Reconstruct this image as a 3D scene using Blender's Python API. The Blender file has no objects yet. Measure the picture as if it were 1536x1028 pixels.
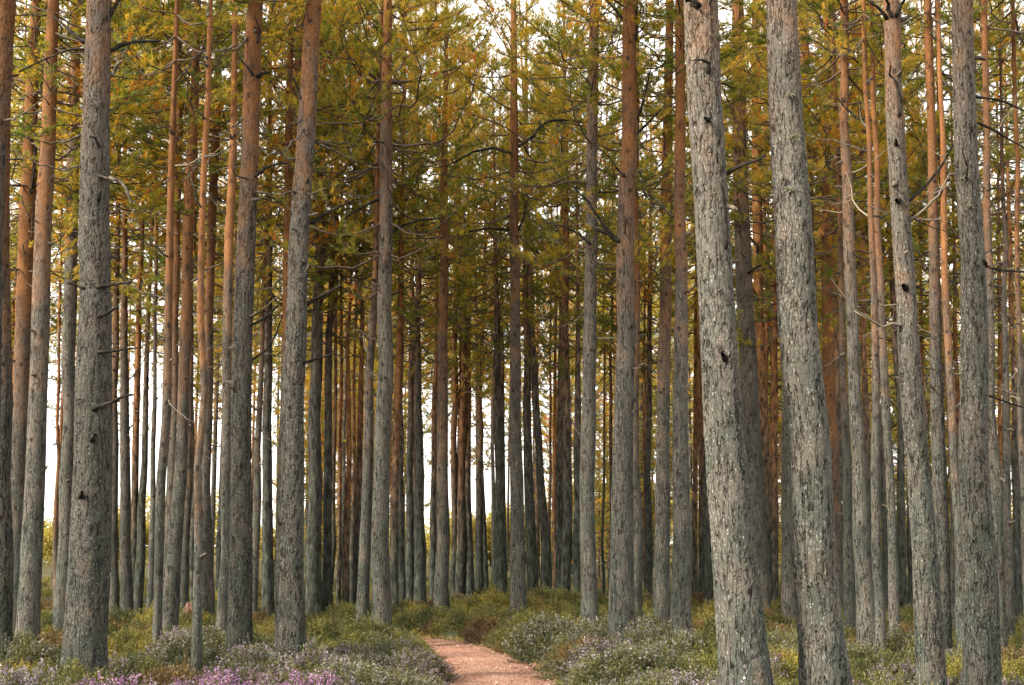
import bpy, math, random
import numpy as np
from mathutils import Vector, Matrix, Euler

# ------------------------------------------------------------------ camera, sky, sun, exposure
scene = bpy.context.scene
COL = scene.collection
W0, H0 = 1536.0, 1028.0                      # pixel frame the measurements were taken in
FOC = 2133.0                                 # focal length in those pixels (50 mm on 36 mm)
EYE = 1.5
HORIZON = 818.0
PITCH = math.atan((HORIZON - H0 / 2) / FOC)

cam_d = bpy.data.cameras.new('camera')
cam_d.sensor_width = 36.0
cam_d.lens = FOC / W0 * 36.0
cam_d.clip_start = 0.1
cam_d.clip_end = 3000.0
cam = bpy.data.objects.new('camera', cam_d)
cam.location = (0, 0, EYE)
cam.rotation_euler = (math.pi / 2 + PITCH, 0, 0)
COL.objects.link(cam)
scene.camera = cam

SUN_EL, SUN_AZ = math.radians(33), math.radians(-121)      # azimuth from +Y (view direction), clockwise
world = bpy.data.worlds.new('World')
scene.world = world
world.use_nodes = True
wn, wl = world.node_tree.nodes, world.node_tree.links
wn.clear()
sky = wn.new('ShaderNodeTexSky'); sky.sky_type = 'NISHITA'; sky.sun_disc = False
sky.sun_elevation = SUN_EL; sky.sun_rotation = SUN_AZ
sky.air_density = 1.0; sky.dust_density = 1.5; sky.ozone_density = 1.0
hs = wn.new('ShaderNodeHueSaturation'); hs.inputs['Saturation'].default_value = 0.12
wb = wn.new('ShaderNodeMix'); wb.data_type = 'RGBA'; wb.blend_type = 'MULTIPLY'
wb.inputs[0].default_value = 1.0; wb.inputs[7].default_value = (1.0, 0.97, 0.92, 1)
bg = wn.new('ShaderNodeBackground'); bg.inputs['Strength'].default_value = 0.15
wo = wn.new('ShaderNodeOutputWorld')
veil = wn.new('ShaderNodeMix'); veil.data_type = 'RGBA'; veil.inputs[0].default_value = 0.8      # even cloud layer over the clear sky
veil.inputs[7].default_value = (3.9, 3.9, 3.9, 1)
wl.new(sky.outputs[0], hs.inputs['Color']); wl.new(hs.outputs[0], veil.inputs[6]); wl.new(veil.outputs[2], wb.inputs[6])
wl.new(wb.outputs[2], bg.inputs['Color']); wl.new(bg.outputs[0], wo.inputs['Surface'])

sun_d = bpy.data.lights.new('sun', 'SUN')
sun_d.energy = 2.5; sun_d.angle = math.radians(11); sun_d.color = (1.0, 0.90, 0.75)
sun = bpy.data.objects.new('sun', sun_d)
sv = Vector((math.sin(SUN_AZ) * math.cos(SUN_EL), math.cos(SUN_AZ) * math.cos(SUN_EL), math.sin(SUN_EL)))
sun.rotation_euler = (-sv).to_track_quat('-Z', 'Y').to_euler()
sun.location = (-17, -10, 19)
COL.objects.link(sun)

vs = scene.view_settings
scene.display_settings.display_device = 'sRGB'
vs.view_transform = 'Standard'; vs.look = 'None'; vs.gamma = 1.0
vs.use_curve_mapping = False
vs.exposure = 2.22
cy = scene.cycles
cy.max_bounces = 5; cy.diffuse_bounces = 4; cy.glossy_bounces = 1; cy.transmission_bounces = 4
cy.transparent_max_bounces = 4
cy.use_denoising = True
cy.use_adaptive_sampling = True; cy.adaptive_threshold = 0.02
cy.sample_clamp_indirect = 6.0

# ------------------------------------------------------------------ helpers
rng = np.random.default_rng(7)
random.seed(7)
SP, CP = math.sin(PITCH), math.cos(PITCH)

def ray(u, v):
    a = (u - W0 / 2) / FOC; b = -(v - H0 / 2) / FOC
    return np.array([a, CP - b * SP, SP + b * CP])

def at_depth(u, v, Y):
    r = ray(u, v); t = Y / r[1]
    return np.array([r[0] * t, Y, EYE + r[2] * t])

def depth_of(p):
    return p[1] * CP + (p[2] - EYE) * SP

def pix(x, y, z):
    dz = z - EYE
    w = y * CP + dz * SP; h = -y * SP + dz * CP
    return W0 / 2 + FOC * x / w, H0 / 2 - FOC * h / w

HEATH = 0.40
def ground_depth(v):
    r = ray(768, v)
    t = (HEATH - EYE) / r[2]
    return r[1] * t

def path_centre(y):
    return np.interp(y, [-4, 0, 9, 13, 16, 19, 21.5, 23.5, 25, 26.5, 28],
                     [0.2, 0.16, 0.06, -0.02, -0.11, -0.37, -0.82, -1.6, -2.7, -4.3, -6.5])
PATH_HALF = 0.66

def path_dist(x, y):
    """distance from the path's centre line (the path turns, so measured against samples)"""
    ys = np.linspace(-4, 28, 130); xs = path_centre(ys)
    return float(np.min(np.hypot(x - xs, y - ys)))

def gz(x, y):
    z = 0.05 * np.sin(x * 0.9 + 1.3) * np.cos(y * 0.55) + 0.035 * np.sin(x * 2.1 + y * 1.3) + 0.03 * np.cos(y * 1.9 - x * 0.7)
    z = z + 0.22 * np.exp(-((x - 0.3) ** 2 / 2.2 + (y - 27.0) ** 2 / 9.0))      # the hump behind the bend
    z = z + 0.10 * np.exp(-((x - 2.2) ** 2 / 1.6 + (y - 18.0) ** 2 / 14.0))
    return z

def mesh_np(name, verts, tris=None, quads=None, mats=(), midx=None, attrs=None, smooth=False):
    me = bpy.data.meshes.new(name)
    verts = np.asarray(verts, dtype=np.float32)
    nt = 0 if tris is None else len(tris); nq = 0 if quads is None else len(quads)
    me.vertices.add(len(verts)); me.vertices.foreach_set('co', verts.ravel())
    idx = []
    if nt: idx.append(np.asarray(tris, dtype=np.int32).ravel())
    if nq: idx.append(np.asarray(quads, dtype=np.int32).ravel())
    idx = np.concatenate(idx)
    me.loops.add(len(idx)); me.loops.foreach_set('vertex_index', idx)
    me.polygons.add(nt + nq)
    starts = np.concatenate([np.arange(nt) * 3, nt * 3 + np.arange(nq) * 4]).astype(np.int32)
    me.polygons.foreach_set('loop_start', starts)
    if midx is not None: me.polygons.foreach_set('material_index', np.asarray(midx, dtype=np.int32))
    if smooth: me.polygons.foreach_set('use_smooth', np.ones(nt + nq, dtype=bool))
    for m in mats: me.materials.append(m)
    if attrs:
        for k, a in attrs.items():
            at = me.attributes.new(k, 'FLOAT', 'POINT')
            at.data.foreach_set('value', np.asarray(a, dtype=np.float32))
    me.update(calc_edges=True)
    return me

def link(name, data, parent=None, loc=None, rot=None, scl=None):
    o = bpy.data.objects.new(name, data)
    COL.objects.link(o)
    if parent is not None: o.parent = parent
    if loc is not None: o.location = loc
    if rot is not None: o.rotation_euler = rot
    if scl is not None: o.scale = scl
    return o

def tag(o, label=None, cat=None, group=None, kind=None):
    if label: o['label'] = label
    if cat: o['category'] = cat
    if group: o['group'] = group
    if kind: o['kind'] = kind
    return o

# ------------------------------------------------------------------ materials
def new_mat(name):
    m = bpy.data.materials.new(name); m.use_nodes = True
    n, l = m.node_tree.nodes, m.node_tree.links
    n.clear()
    return m, n, l

class NB:
    """small node-building helper"""
    def __init__(s, n, l): s.n, s.l = n, l
    def put(s, sock, v):
        if hasattr(v, 'is_linked') or hasattr(v, 'links'): s.l.new(v, sock)
        else: sock.default_value = v
    def math(s, op, a, b=0.0, c=None, clamp=False):
        d = s.n.new('ShaderNodeMath'); d.operation = op; d.use_clamp = clamp
        s.put(d.inputs[0], a); s.put(d.inputs[1], b)
        if c is not None: s.put(d.inputs[2], c)
        return d.outputs[0]
    def vmath(s, op, a, b):
        d = s.n.new('ShaderNodeVectorMath'); d.operation = op
        s.put(d.inputs[0], a); s.put(d.inputs[1], b)
        return d.outputs[0]
    def mix(s, f, a, b, mode='MIX'):
        d = s.n.new('ShaderNodeMix'); d.data_type = 'RGBA'; d.blend_type = mode
        s.put(d.inputs[0], f); s.put(d.inputs[6], a); s.put(d.inputs[7], b)
        return d.outputs[2]
    def noise(s, vec, scale, detail=3.0, rough=0.55):
        d = s.n.new('ShaderNodeTexNoise')
        s.put(d.inputs['Vector'], vec); d.inputs['Scale'].default_value = scale
        d.inputs['Detail'].default_value = detail; d.inputs['Roughness'].default_value = rough
        return d.outputs
    def voro(s, vec, scale, feature='DISTANCE_TO_EDGE'):
        d = s.n.new('ShaderNodeTexVoronoi'); d.feature = feature
        s.put(d.inputs['Vector'], vec); d.inputs['Scale'].default_value = scale
        return d.outputs
    def ramp(s, f, stops):
        d = s.n.new('ShaderNodeValToRGB'); e = d.color_ramp.elements
        while len(e) > 1: e.remove(e[-1])
        e[0].position, e[0].color = stops[0][0], (*stops[0][1], 1)
        for p, c in stops[1:]:
            x = e.new(p); x.color = (*c, 1)
        s.put(d.inputs[0], f)
        return d.outputs[0]
    def remap(s, v, a, b, c=0.0, d=1.0, smooth=True):
        m = s.n.new('ShaderNodeMapRange'); m.interpolation_type = 'SMOOTHSTEP' if smooth else 'LINEAR'
        s.put(m.inputs[0], v)
        for i, x in enumerate((a, b, c, d)): s.put(m.inputs[1 + i], x)
        return m.outputs[0]
    def attr(s, name):
        a = s.n.new('ShaderNodeAttribute'); a.attribute_name = name
        return a.outputs['Fac']

def rgb(*c): return (*c, 1.0)

def bark_material(name, method, rich):
    m, n, l = new_mat(name); b = NB(n, l)
    tc = n.new('ShaderNodeTexCoord'); oi = n.new('ShaderNodeObjectInfo')
    off = b.vmath('MULTIPLY', oi.outputs['Random'], (37.0, 61.0, 83.0))
    co = b.vmath('ADD', tc.outputs['Object'], off)
    wn_ = b.noise(co, 7.0, 2.0)['Color']
    warp = b.vmath('MULTIPLY', b.vmath('SUBTRACT', wn_, (0.5, 0.5, 0.5)), (0.035, 0.035, 0.06))
    cw = b.vmath('ADD', co, warp)
    plates = b.voro(b.vmath('MULTIPLY', cw, (36.0, 36.0, 13.0)), 1.0)['Distance'] if rich else None
    fleck = b.voro(b.vmath('MULTIPLY', cw, (62.0, 62.0, 34.0)), 1.0, 'F1')
    fine = b.noise(b.vmath('MULTIPLY', cw, (1, 1, 0.45)), 75.0, 3.0, 0.65)['Fac']
    bro = b.noise(b.vmath('MULTIPLY', co, (1, 1, 0.5)), 5.0, 2.0)
    broad = bro['Fac']
    sep = n.new('ShaderNodeSeparateColor'); l.new(bro['Color'], sep.inputs[0]); patch = sep.outputs[1]
    fl = b.attr('flake'); kn = b.attr('knot'); lich = b.attr('lichen'); rel = b.attr('relief')
    # long wandering vertical furrows, crossed by finer broken cracks: 0 in a furrow, 1 on a plate
    fn = b.noise(b.vmath('MULTIPLY', cw, (27.0, 27.0, 3.4)), 1.0, 3.0, 0.5)['Fac']
    furrow = b.remap(b.math('ABSOLUTE', b.math('SUBTRACT', fn, 0.5)), 0.0, 0.030)
    brk = b.remap(broad, 0.36, 0.62)
    crack = 1.0 if not rich else b.math('SUBTRACT', 1.0, b.math('MULTIPLY', b.math('SUBTRACT', 1.0, b.remap(plates, 0.0, 0.08)), b.math('ADD', 0.06, b.math('MULTIPLY', brk, 0.34))))
    edge = b.math('MULTIPLY', furrow, crack)
    # weathered lower bark: grey plates, brown furrows, pale lichen flecks
    tone = b.math('ADD', b.math('MULTIPLY', fine, 0.65), b.math('MULTIPLY', broad, 0.35))
    grey = b.ramp(tone, [(0.28, (0.060, 0.048, 0.039)), (0.44, (0.122, 0.102, 0.085)), (0.56, (0.178, 0.152, 0.129)), (0.72, (0.285, 0.255, 0.222))])
    grey = b.mix(b.math('MULTIPLY', b.remap(sep.outputs[2], 0.4, 0.65), 0.45), grey, rgb(0.135, 0.105, 0.085))
    green = b.mix(b.math('MULTIPLY', b.math('ADD', 0.45, b.math('MULTIPLY', b.remap(patch, 0.35, 0.62), 0.55)), lich), grey, b.mix(1.0, grey, rgb(0.47, 0.63, 0.62), 'MULTIPLY'))
    sepf = n.new('ShaderNodeSeparateColor'); l.new(fleck['Color'], sepf.inputs[0])
    isf = b.math('MULTIPLY', b.remap(sepf.outputs[1], 0.76, 0.84), b.remap(fleck['Distance'], 0.42, 0.22))
    low = b.mix(b.math('MULTIPLY', isf, 0.5), green, rgb(0.40, 0.395, 0.345))
    low = b.mix(edge, rgb(0.022, 0.018, 0.015), low)
    # papery upper bark
    up = b.ramp(tone, [(0.30, (0.095, 0.038, 0.014)), (0.48, (0.205, 0.086, 0.030)), (0.62, (0.300, 0.140, 0.056)), (0.78, (0.38, 0.23, 0.12))])
    up = b.mix(b.math('MULTIPLY', b.math('SUBTRACT', 1.0, edge), 0.35), up, rgb(0.11, 0.045, 0.02))
    mixf = b.remap(b.math('ADD', fl, b.math('MULTIPLY', b.math('SUBTRACT', broad, 0.5), 0.9)), 0.06, 0.76)
    # the half-turned bark between is a pinkish brown grey
    colr = b.mix(mixf, low, up)
    kv = b.voro(b.vmath('MULTIPLY', cw, (6.5, 6.5, 4.2)), 1.0, 'F1')['Distance']
    kn = b.math('MAXIMUM', kn, b.remap(b.math('ADD', kv, b.math('MULTIPLY', fine, 0.08)), 0.20 if rich else 0.23, 0.13 if rich else 0.15))
    colr = b.mix(b.math('MULTIPLY', kn, 0.85), colr, rgb(0.026, 0.020, 0.016))
    tn = b.attr('tone'); cmb = n.new('ShaderNodeCombineXYZ')
    for i in range(3): l.new(tn, cmb.inputs[i])
    colr = b.mix(1.0, colr, cmb.outputs[0], 'MULTIPLY')
    bs = n.new('ShaderNodeBsdfPrincipled')
    l.new(colr, bs.inputs['Base Color']); bs.inputs['Roughness'].default_value = 0.9
    bs.inputs['Specular IOR Level'].default_value = 0.15
    # relief
    soft = b.math('SUBTRACT', 1.0, b.math('MULTIPLY', mixf, 0.72))
    hgt = b.math('MULTIPLY', b.math('SUBTRACT', edge, 1.0), b.math('MULTIPLY', soft, 0.018))
    hgt = b.math('ADD', hgt, b.math('MULTIPLY', fine, 0.006))
    if rich: hgt = b.math('ADD', hgt, b.math('MULTIPLY', b.math('SUBTRACT', sepf.outputs[1], 0.5), 0.004))
    hgt = b.math('MULTIPLY', hgt, rel)
    out = n.new('ShaderNodeOutputMaterial'); l.new(bs.outputs[0], out.inputs['Surface'])
    dp = n.new('ShaderNodeDisplacement'); l.new(hgt, dp.inputs['Height']); dp.inputs['Midlevel'].default_value = 0.0
    dp.inputs['Scale'].default_value = 1.0
    l.new(dp.outputs[0], out.inputs['Displacement'])
    m.displacement_method = method
    return m

BARK_NEAR = bark_material('bark_plated', 'BOTH', True)
BARK = bark_material('bark', 'BUMP', False)

def far_bark():
    m, n, l = new_mat('bark_far'); b = NB(n, l)
    tc = n.new('ShaderNodeTexCoord'); oi = n.new('ShaderNodeObjectInfo')
    co = b.vmath('ADD', tc.outputs['Object'], b.vmath('MULTIPLY', oi.outputs['Random'], (37.0, 61.0, 83.0)))
    f = b.noise(b.vmath('MULTIPLY', co, (1, 1, 0.3)), 17.0, 4.0, 0.7)['Fac']
    fl = b.attr('flake'); kn = b.attr('knot')
    low = b.ramp(f, [(0.33, (0.024, 0.020, 0.017)), (0.47, (0.080, 0.068, 0.058)), (0.60, (0.130, 0.112, 0.097)), (0.74, (0.24, 0.22, 0.195))])
    low = b.mix(1.0, low, rgb(0.8, 0.8, 0.8), 'MULTIPLY')
    low = b.mix(b.attr('lichen'), low, b.mix(1.0, low, rgb(0.56, 0.72, 0.70), 'MULTIPLY'))
    up = b.ramp(f, [(0.33, (0.080, 0.034, 0.015)), (0.50, (0.185, 0.082, 0.034)), (0.66, (0.27, 0.14, 0.065))])
    c = b.mix(b.remap(b.math('ADD', fl, b.math('MULTIPLY', b.math('SUBTRACT', f, 0.5), 0.9)), 0.12, 0.82), low, up)
    kv = b.voro(b.vmath('MULTIPLY', co, (6.5, 6.5, 3.0)), 1.0, 'F1')['Distance']
    kn = b.math('MAXIMUM', kn, b.remap(kv, 0.25, 0.17))
    c = b.mix(b.math('MULTIPLY', kn, 0.8), c, rgb(0.026, 0.020, 0.016))
    bs = n.new('ShaderNodeBsdfDiffuse'); l.new(c, bs.inputs['Color'])
    out = n.new('ShaderNodeOutputMaterial'); l.new(bs.outputs[0], out.inputs['Surface'])
    return m
BARK_FAR = far_bark()

def twig_material():
    m, n, l = new_mat('dead_wood'); b = NB(n, l)
    tc = n.new('ShaderNodeTexCoord'); oi = n.new('ShaderNodeObjectInfo')
    f = b.noise(b.vmath('ADD', tc.outputs['Object'], oi.outputs['Random']), 14.0, 4.0)['Fac']
    c = b.ramp(f, [(0.3, (0.020, 0.016, 0.013)), (0.5, (0.060, 0.049, 0.038)), (0.7, (0.15, 0.13, 0.10))])
    c = b.mix(b.remap(oi.outputs['Random'], 0.7, 1.0), c, rgb(0.20, 0.165, 0.12))
    bs = n.new('ShaderNodeBsdfPrincipled'); l.new(c, bs.inputs['Base Color']); bs.inputs['Roughness'].default_value = 0.9
    bs.inputs['Specular IOR Level'].default_value = 0.15
    bm = n.new('ShaderNodeBump'); bm.inputs['Strength'].default_value = 0.5; bm.inputs['Distance'].default_value = 0.006
    l.new(f, bm.inputs['Height']); l.new(bm.outputs[0], bs.inputs['Normal'])
    out = n.new('ShaderNodeOutputMaterial'); l.new(bs.outputs[0], out.inputs['Surface'])
    return m
DEADWOOD = twig_material()
DARKWOOD = DEADWOOD.copy(); DARKWOOD.name = 'dark_dead_wood'
for _n in DARKWOOD.node_tree.nodes:
    if _n.type == 'MAP_RANGE': _n.inputs[1].default_value = 2.0; _n.inputs[2].default_value = 3.0
    if _n.type == 'VALTORGB':
        for _e in _n.color_ramp.elements: _e.color = [c * 0.28 for c in _e.color[:3]] + [1.0]

def limb_material():
    m, n, l = new_mat('limb_bark'); b = NB(n, l)
    tc = n.new('ShaderNodeTexCoord')
    f = b.noise(tc.outputs['Object'], 9.0, 4.0)['Fac']
    c = b.ramp(f, [(0.3, (0.028, 0.021, 0.016)), (0.55, (0.075, 0.048, 0.030)), (0.75, (0.14, 0.10, 0.068))])
    bs = n.new('ShaderNodeBsdfPrincipled'); l.new(c, bs.inputs['Base Color']); bs.inputs['Roughness'].default_value = 0.9
    out = n.new('ShaderNodeOutputMaterial'); l.new(bs.outputs[0], out.inputs['Surface'])
    return m
LIMB = limb_material()

def leaf_material(name, stops, trans=0.45, objvar=0.25, tcol=(1.4, 1.3, 0.65)):
    """thin foliage: colour from the per-tuft attribute 'tint', varied from plant to plant"""
    m, n, l = new_mat(name); b = NB(n, l)
    oi = n.new('ShaderNodeObjectInfo')
    t = b.attr('tint')
    t = b.math('ADD', t, b.math('MULTIPLY', b.math('SUBTRACT', oi.outputs['Random'], 0.5), objvar), clamp=True)
    c = b.ramp(t, stops)
    d = n.new('ShaderNodeBsdfDiffuse'); l.new(c, d.inputs['Color'])
    tr = n.new('ShaderNodeBsdfTranslucent')
    l.new(b.mix(1.0, c, rgb(*tcol), 'MULTIPLY'), tr.inputs['Color'])
    mx = n.new('ShaderNodeMixShader'); mx.inputs[0].default_value = trans
    l.new(d.outputs[0], mx.inputs[1]); l.new(tr.outputs[0], mx.inputs[2])
    gl = n.new('ShaderNodeBsdfGlossy'); gl.inputs['Roughness'].default_value = 0.5
    m2 = n.new('ShaderNodeMixShader'); m2.inputs[0].default_value = 0.03
    l.new(mx.outputs[0], m2.inputs[1]); l.new(gl.outputs[0], m2.inputs[2])
    out = n.new('ShaderNodeOutputMaterial'); l.new(m2.outputs[0], out.inputs['Surface'])
    return m

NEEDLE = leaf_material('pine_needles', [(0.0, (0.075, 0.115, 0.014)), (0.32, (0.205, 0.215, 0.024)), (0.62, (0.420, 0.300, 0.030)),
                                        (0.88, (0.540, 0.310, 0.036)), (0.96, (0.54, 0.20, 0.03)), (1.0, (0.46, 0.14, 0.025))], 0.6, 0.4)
HLEAF_G = leaf_material('heather_leaf_olive', [(0.0, (0.028, 0.034, 0.009)), (0.5, (0.080, 0.082, 0.019)), (1.0, (0.165, 0.150, 0.034))], 0.25, 0.5, (1.1, 1.1, 0.7))
HLEAF_Y = leaf_material('bilberry_leaf_yellow_green', [(0.0, (0.050, 0.054, 0.011)), (0.5, (0.140, 0.126, 0.022)), (1.0, (0.27, 0.21, 0.032))], 0.3, 0.5, (1.1, 1.1, 0.7))
HLEAF_D = leaf_material('heather_leaf_grey_green', [(0.0, (0.030, 0.034, 0.011)), (0.5, (0.080, 0.082, 0.026)), (1.0, (0.160, 0.150, 0.050))], 0.25, 0.5, (1.0, 1.05, 0.8))
HLEAF_R = leaf_material('heather_leaf_rust', [(0.0, (0.055, 0.036, 0.014)), (0.5, (0.135, 0.082, 0.028)), (1.0, (0.21, 0.14, 0.045))], 0.25, 0.4, (1.1, 1.0, 0.7))
BLOOM_PINK = leaf_material('heather_bloom_pink', [(0.0, (0.14, 0.07, 0.13)), (0.5, (0.27, 0.13, 0.245)), (1.0, (0.38, 0.22, 0.35))], 0.3, 0.4, (1.0, 1.0, 1.0))
BLOOM_PALE = leaf_material('heather_bloom_pale', [(0.0, (0.10, 0.078, 0.088)), (0.5, (0.20, 0.148, 0.185)), (1.0, (0.31, 0.255, 0.29))], 0.3, 0.3, (1.0, 1.0, 1.0))
BLOOM_GREY = leaf_material('heather_bloom_faded', [(0.0, (0.08, 0.074, 0.055)), (0.5, (0.150, 0.136, 0.118)), (1.0, (0.235, 0.22, 0.20))], 0.3, 0.3, (1.0, 1.0, 1.0))
BROAD = leaf_material('birch_leaves', [(0.0, (0.18, 0.165, 0.035)), (0.5, (0.36, 0.30, 0.075)), (1.0, (0.50, 0.41, 0.13))], 0.5, 0.4)
GRASS = leaf_material('dry_grass', [(0.0, (0.12, 0.105, 0.03)), (0.5, (0.28, 0.21, 0.06)), (1.0, (0.42, 0.32, 0.13))], 0.35, 0.2)

def ground_material():
    m, n, l = new_mat('forest_floor'); b = NB(n, l)
    tc = n.new('ShaderNodeTexCoord')
    f = b.noise(tc.outputs['Object'], 0.9, 6.0)['Fac']; g = b.noise(tc.outputs['Object'], 24.0, 5.0, 0.7)['Fac']
    c = b.ramp(f, [(0.3, (0.050, 0.044, 0.020)), (0.5, (0.085, 0.078, 0.024)), (0.7, (0.125, 0.105, 0.035))])
    c = b.mix(b.remap(g, 0.35, 0.7), b.mix(0.6, c, rgb(0.03, 0.024, 0.015)), c)
    bs = n.new('ShaderNodeBsdfPrincipled'); l.new(c, bs.inputs['Base Color']); bs.inputs['Roughness'].default_value = 0.95
    bs.inputs['Specular IOR Level'].default_value = 0.1
    bm = n.new('ShaderNodeBump'); bm.inputs['Strength'].default_value = 1.0; bm.inputs['Distance'].default_value = 0.05
    l.new(g, bm.inputs['Height']); l.new(bm.outputs[0], bs.inputs['Normal'])
    out = n.new('ShaderNodeOutputMaterial'); l.new(bs.outputs[0], out.inputs['Surface'])
    return m

def path_material():
    m, n, l = new_mat('red_gravel'); b = NB(n, l)
    tc = n.new('ShaderNodeTexCoord'); co = tc.outputs['Object']
    big = b.noise(co, 1.6, 4.0)['Fac']; mid = b.noise(co, 9.0, 5.0, 0.65)['Fac']
    v = b.voro(co, 55.0, 'F1'); sep = n.new('ShaderNodeSeparateColor'); l.new(v['Color'], sep.inputs[0])
    c = b.ramp(mid, [(0.28, (0.135, 0.058, 0.038)), (0.48, (0.235, 0.110, 0.073)), (0.62, (0.300, 0.150, 0.104)), (0.78, (0.38, 0.215, 0.155))])
    c = b.mix(b.remap(big, 0.4, 0.7), c, b.mix(0.5, c, rgb(0.34, 0.215, 0.158)))
    c = b.mix(b.math('MULTIPLY', sep.outputs[0], 0.35), c, rgb(0.22, 0.12, 0.085))
    c = b.mix(b.math('MULTIPLY', b.remap(sep.outputs[1], 0.8, 0.95), 0.6), c, rgb(0.58, 0.44, 0.36))
    bs = n.new('ShaderNodeBsdfPrincipled'); l.new(c, bs.inputs['Base Color']); bs.inputs['Roughness'].default_value = 0.95
    bs.inputs['Specular IOR Level'].default_value = 0.15
    bm = n.new('ShaderNodeBump'); bm.inputs['Strength'].default_value = 0.8; bm.inputs['Distance'].default_value = 0.015
    l.new(b.math('SUBTRACT', mid, v['Distance']), bm.inputs['Height']); l.new(bm.outputs[0], bs.inputs['Normal'])
    out = n.new('ShaderNodeOutputMaterial'); l.new(bs.outputs[0], out.inputs['Surface'])
    return m

def stone_material():
    m, n, l = new_mat('path_stone'); b = NB(n, l)
    t = b.attr('tint')
    c = b.ramp(t, [(0.0, (0.20, 0.11, 0.075)), (0.5, (0.40, 0.24, 0.175)), (1.0, (0.55, 0.42, 0.34))])
    bs = n.new('ShaderNodeBsdfPrincipled'); l.new(c, bs.inputs['Base Color']); bs.inputs['Roughness'].default_value = 0.9
    out = n.new('ShaderNodeOutputMaterial'); l.new(bs.outputs[0], out.inputs['Surface'])
    return m

# ------------------------------------------------------------------ ground and path
def axis(a, b, dense0, dense1, step, coarse):
    lo = np.arange(dense0, a, -coarse)[::-1][:-1] if a < dense0 else np.array([])
    lo = -np.geomspace(1, dense0 - a + 1, 12)[::-1] + dense0 + 1
    hi = np.geomspace(1, b - dense1 + 1, 12) + dense1 - 1
    return np.unique(np.concatenate([lo, np.arange(dense0, dense1 + 1e-6, step), hi]))
gx = axis(-900, 900, -20, 20, 0.4, 50); gy = axis(-60, 1800, -6, 60, 0.4, 60)
X, Y = np.meshgrid(gx, gy)
ys_ = np.linspace(-4, 28, 160); xs_ = path_centre(ys_)
near = (np.abs(X) < 12) & (Y < 32)
pd = np.full(X.shape, 99.0)
pd[near] = np.min(np.hypot(X[near][:, None] - xs_, Y[near][:, None] - ys_), axis=1)
fade = np.clip((140 - np.hypot(X, Y)) / 80, 0, 1)
Z = gz(X, Y) * fade
Z = np.where(pd < 1.3, Z * np.clip((pd - 0.75) / 0.55, 0, 1) - 0.06 * np.clip((1.15 - pd) / 0.4, 0, 1), Z)
nxg, nyg = len(gx), len(gy)
q = (np.arange(nyg - 1)[:, None] * nxg + np.arange(nxg - 1)[None]).ravel()
quads = np.stack([q, q + 1, q + nxg + 1, q + nxg], 1)
gme = mesh_np('ground', np.stack([X, Y, Z], -1).reshape(-1, 3), quads=quads, mats=[ground_material()], smooth=True)
tag(link('ground', gme), 'forest floor of moss and litter under the pines', 'ground', kind='structure')

def ground_z(x, y):
    d = path_dist(x, y) if (abs(x) < 12 and y < 32) else 99
    z = float(gz(x, y))
    if d < 1.3:
        z = z * min(1, max(0, (d - 0.75) / 0.55)) - 0.06 * min(1, max(0, (1.15 - d) / 0.4))
    return z

py = np.linspace(-4, 28, 150); px = path_centre(py)
tx = np.gradient(px, py); nrm = np.stack([np.ones_like(tx), -tx], 1); nrm /= np.linalg.norm(nrm, axis=1)[:, None]
K = 13
vv = []
for i in range(len(py)):
    wl_ = PATH_HALF + 0.05 * math.sin(py[i] * 2.3) + 0.04 * math.sin(py[i] * 5.1 + 1) + rng.normal(0, 0.015)
    wr_ = PATH_HALF + 0.05 * math.sin(py[i] * 1.9 + 2) + 0.04 * math.sin(py[i] * 4.7) + rng.normal(0, 0.015)
    for k in range(K):
        t = k / (K - 1) * 2 - 1
        w = t * (wl_ if t < 0 else wr_)
        z = -0.035 + 0.012 * (1 - t * t) + 0.012 * math.sin(py[i] * 3 + t * 4) * (1 - abs(t)) - (0.03 if abs(t) == 1 else 0)
        vv.append((px[i] + nrm[i, 0] * w, py[i] + nrm[i, 1] * w, z))
q = (np.arange(len(py) - 1)[:, None] * K + np.arange(K - 1)[None]).ravel()
pme = mesh_np('path', vv, quads=np.stack([q, q + 1, q + K + 1, q + K], 1), mats=[path_material()], smooth=True)
tag(link('path', pme), 'narrow reddish gravel footpath bending out of sight', 'path', kind='structure')

# loose stones lying on the path (one object: nobody could count them)
def gravel():
    base = np.array([(1, 0, 0), (-1, 0, 0), (0, 1, 0), (0, -1, 0), (0, 0, .7), (0, 0, -.7)], float)
    tri = np.array([(0, 2, 4), (2, 1, 4), (1, 3, 4), (3, 0, 4), (2, 0, 5), (1, 2, 5), (3, 1, 5), (0, 3, 5)])
    V, T, A = [], [], []
    for i in range(2600):
        y = rng.uniform(9, 25); t = rng.normal(0, 0.5) if rng.random() < 0.5 else rng.choice([-1, 1]) * rng.normal(0.92, 0.1)
        if abs(t) > 1.1: continue
        x = path_centre(y) + t * PATH_HALF
        s = rng.uniform(0.004, 0.011) if rng.random() < 0.93 else rng.uniform(0.012, 0.024)
        v = base * s * rng.uniform(0.6, 1.3, (6, 3))
        a = rng.uniform(0, 6.28); c, sn = math.cos(a), math.sin(a)
        v = v @ np.array([[c, -sn, 0], [sn, c, 0], [0, 0, 1]])
        T.append(tri + len(V) * 6); V.append(v + (x, y, -0.024 + s * 0.3)); A.append(np.full(6, rng.random()))
    me = mesh_np('gravel', np.concatenate(V), tris=np.concatenate(T), mats=[stone_material()], attrs={'tint': np.concatenate(A)})
    tag(link('gravel', me), 'loose small stones scattered over the red path', 'gravel', kind='stuff')
gravel()

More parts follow.
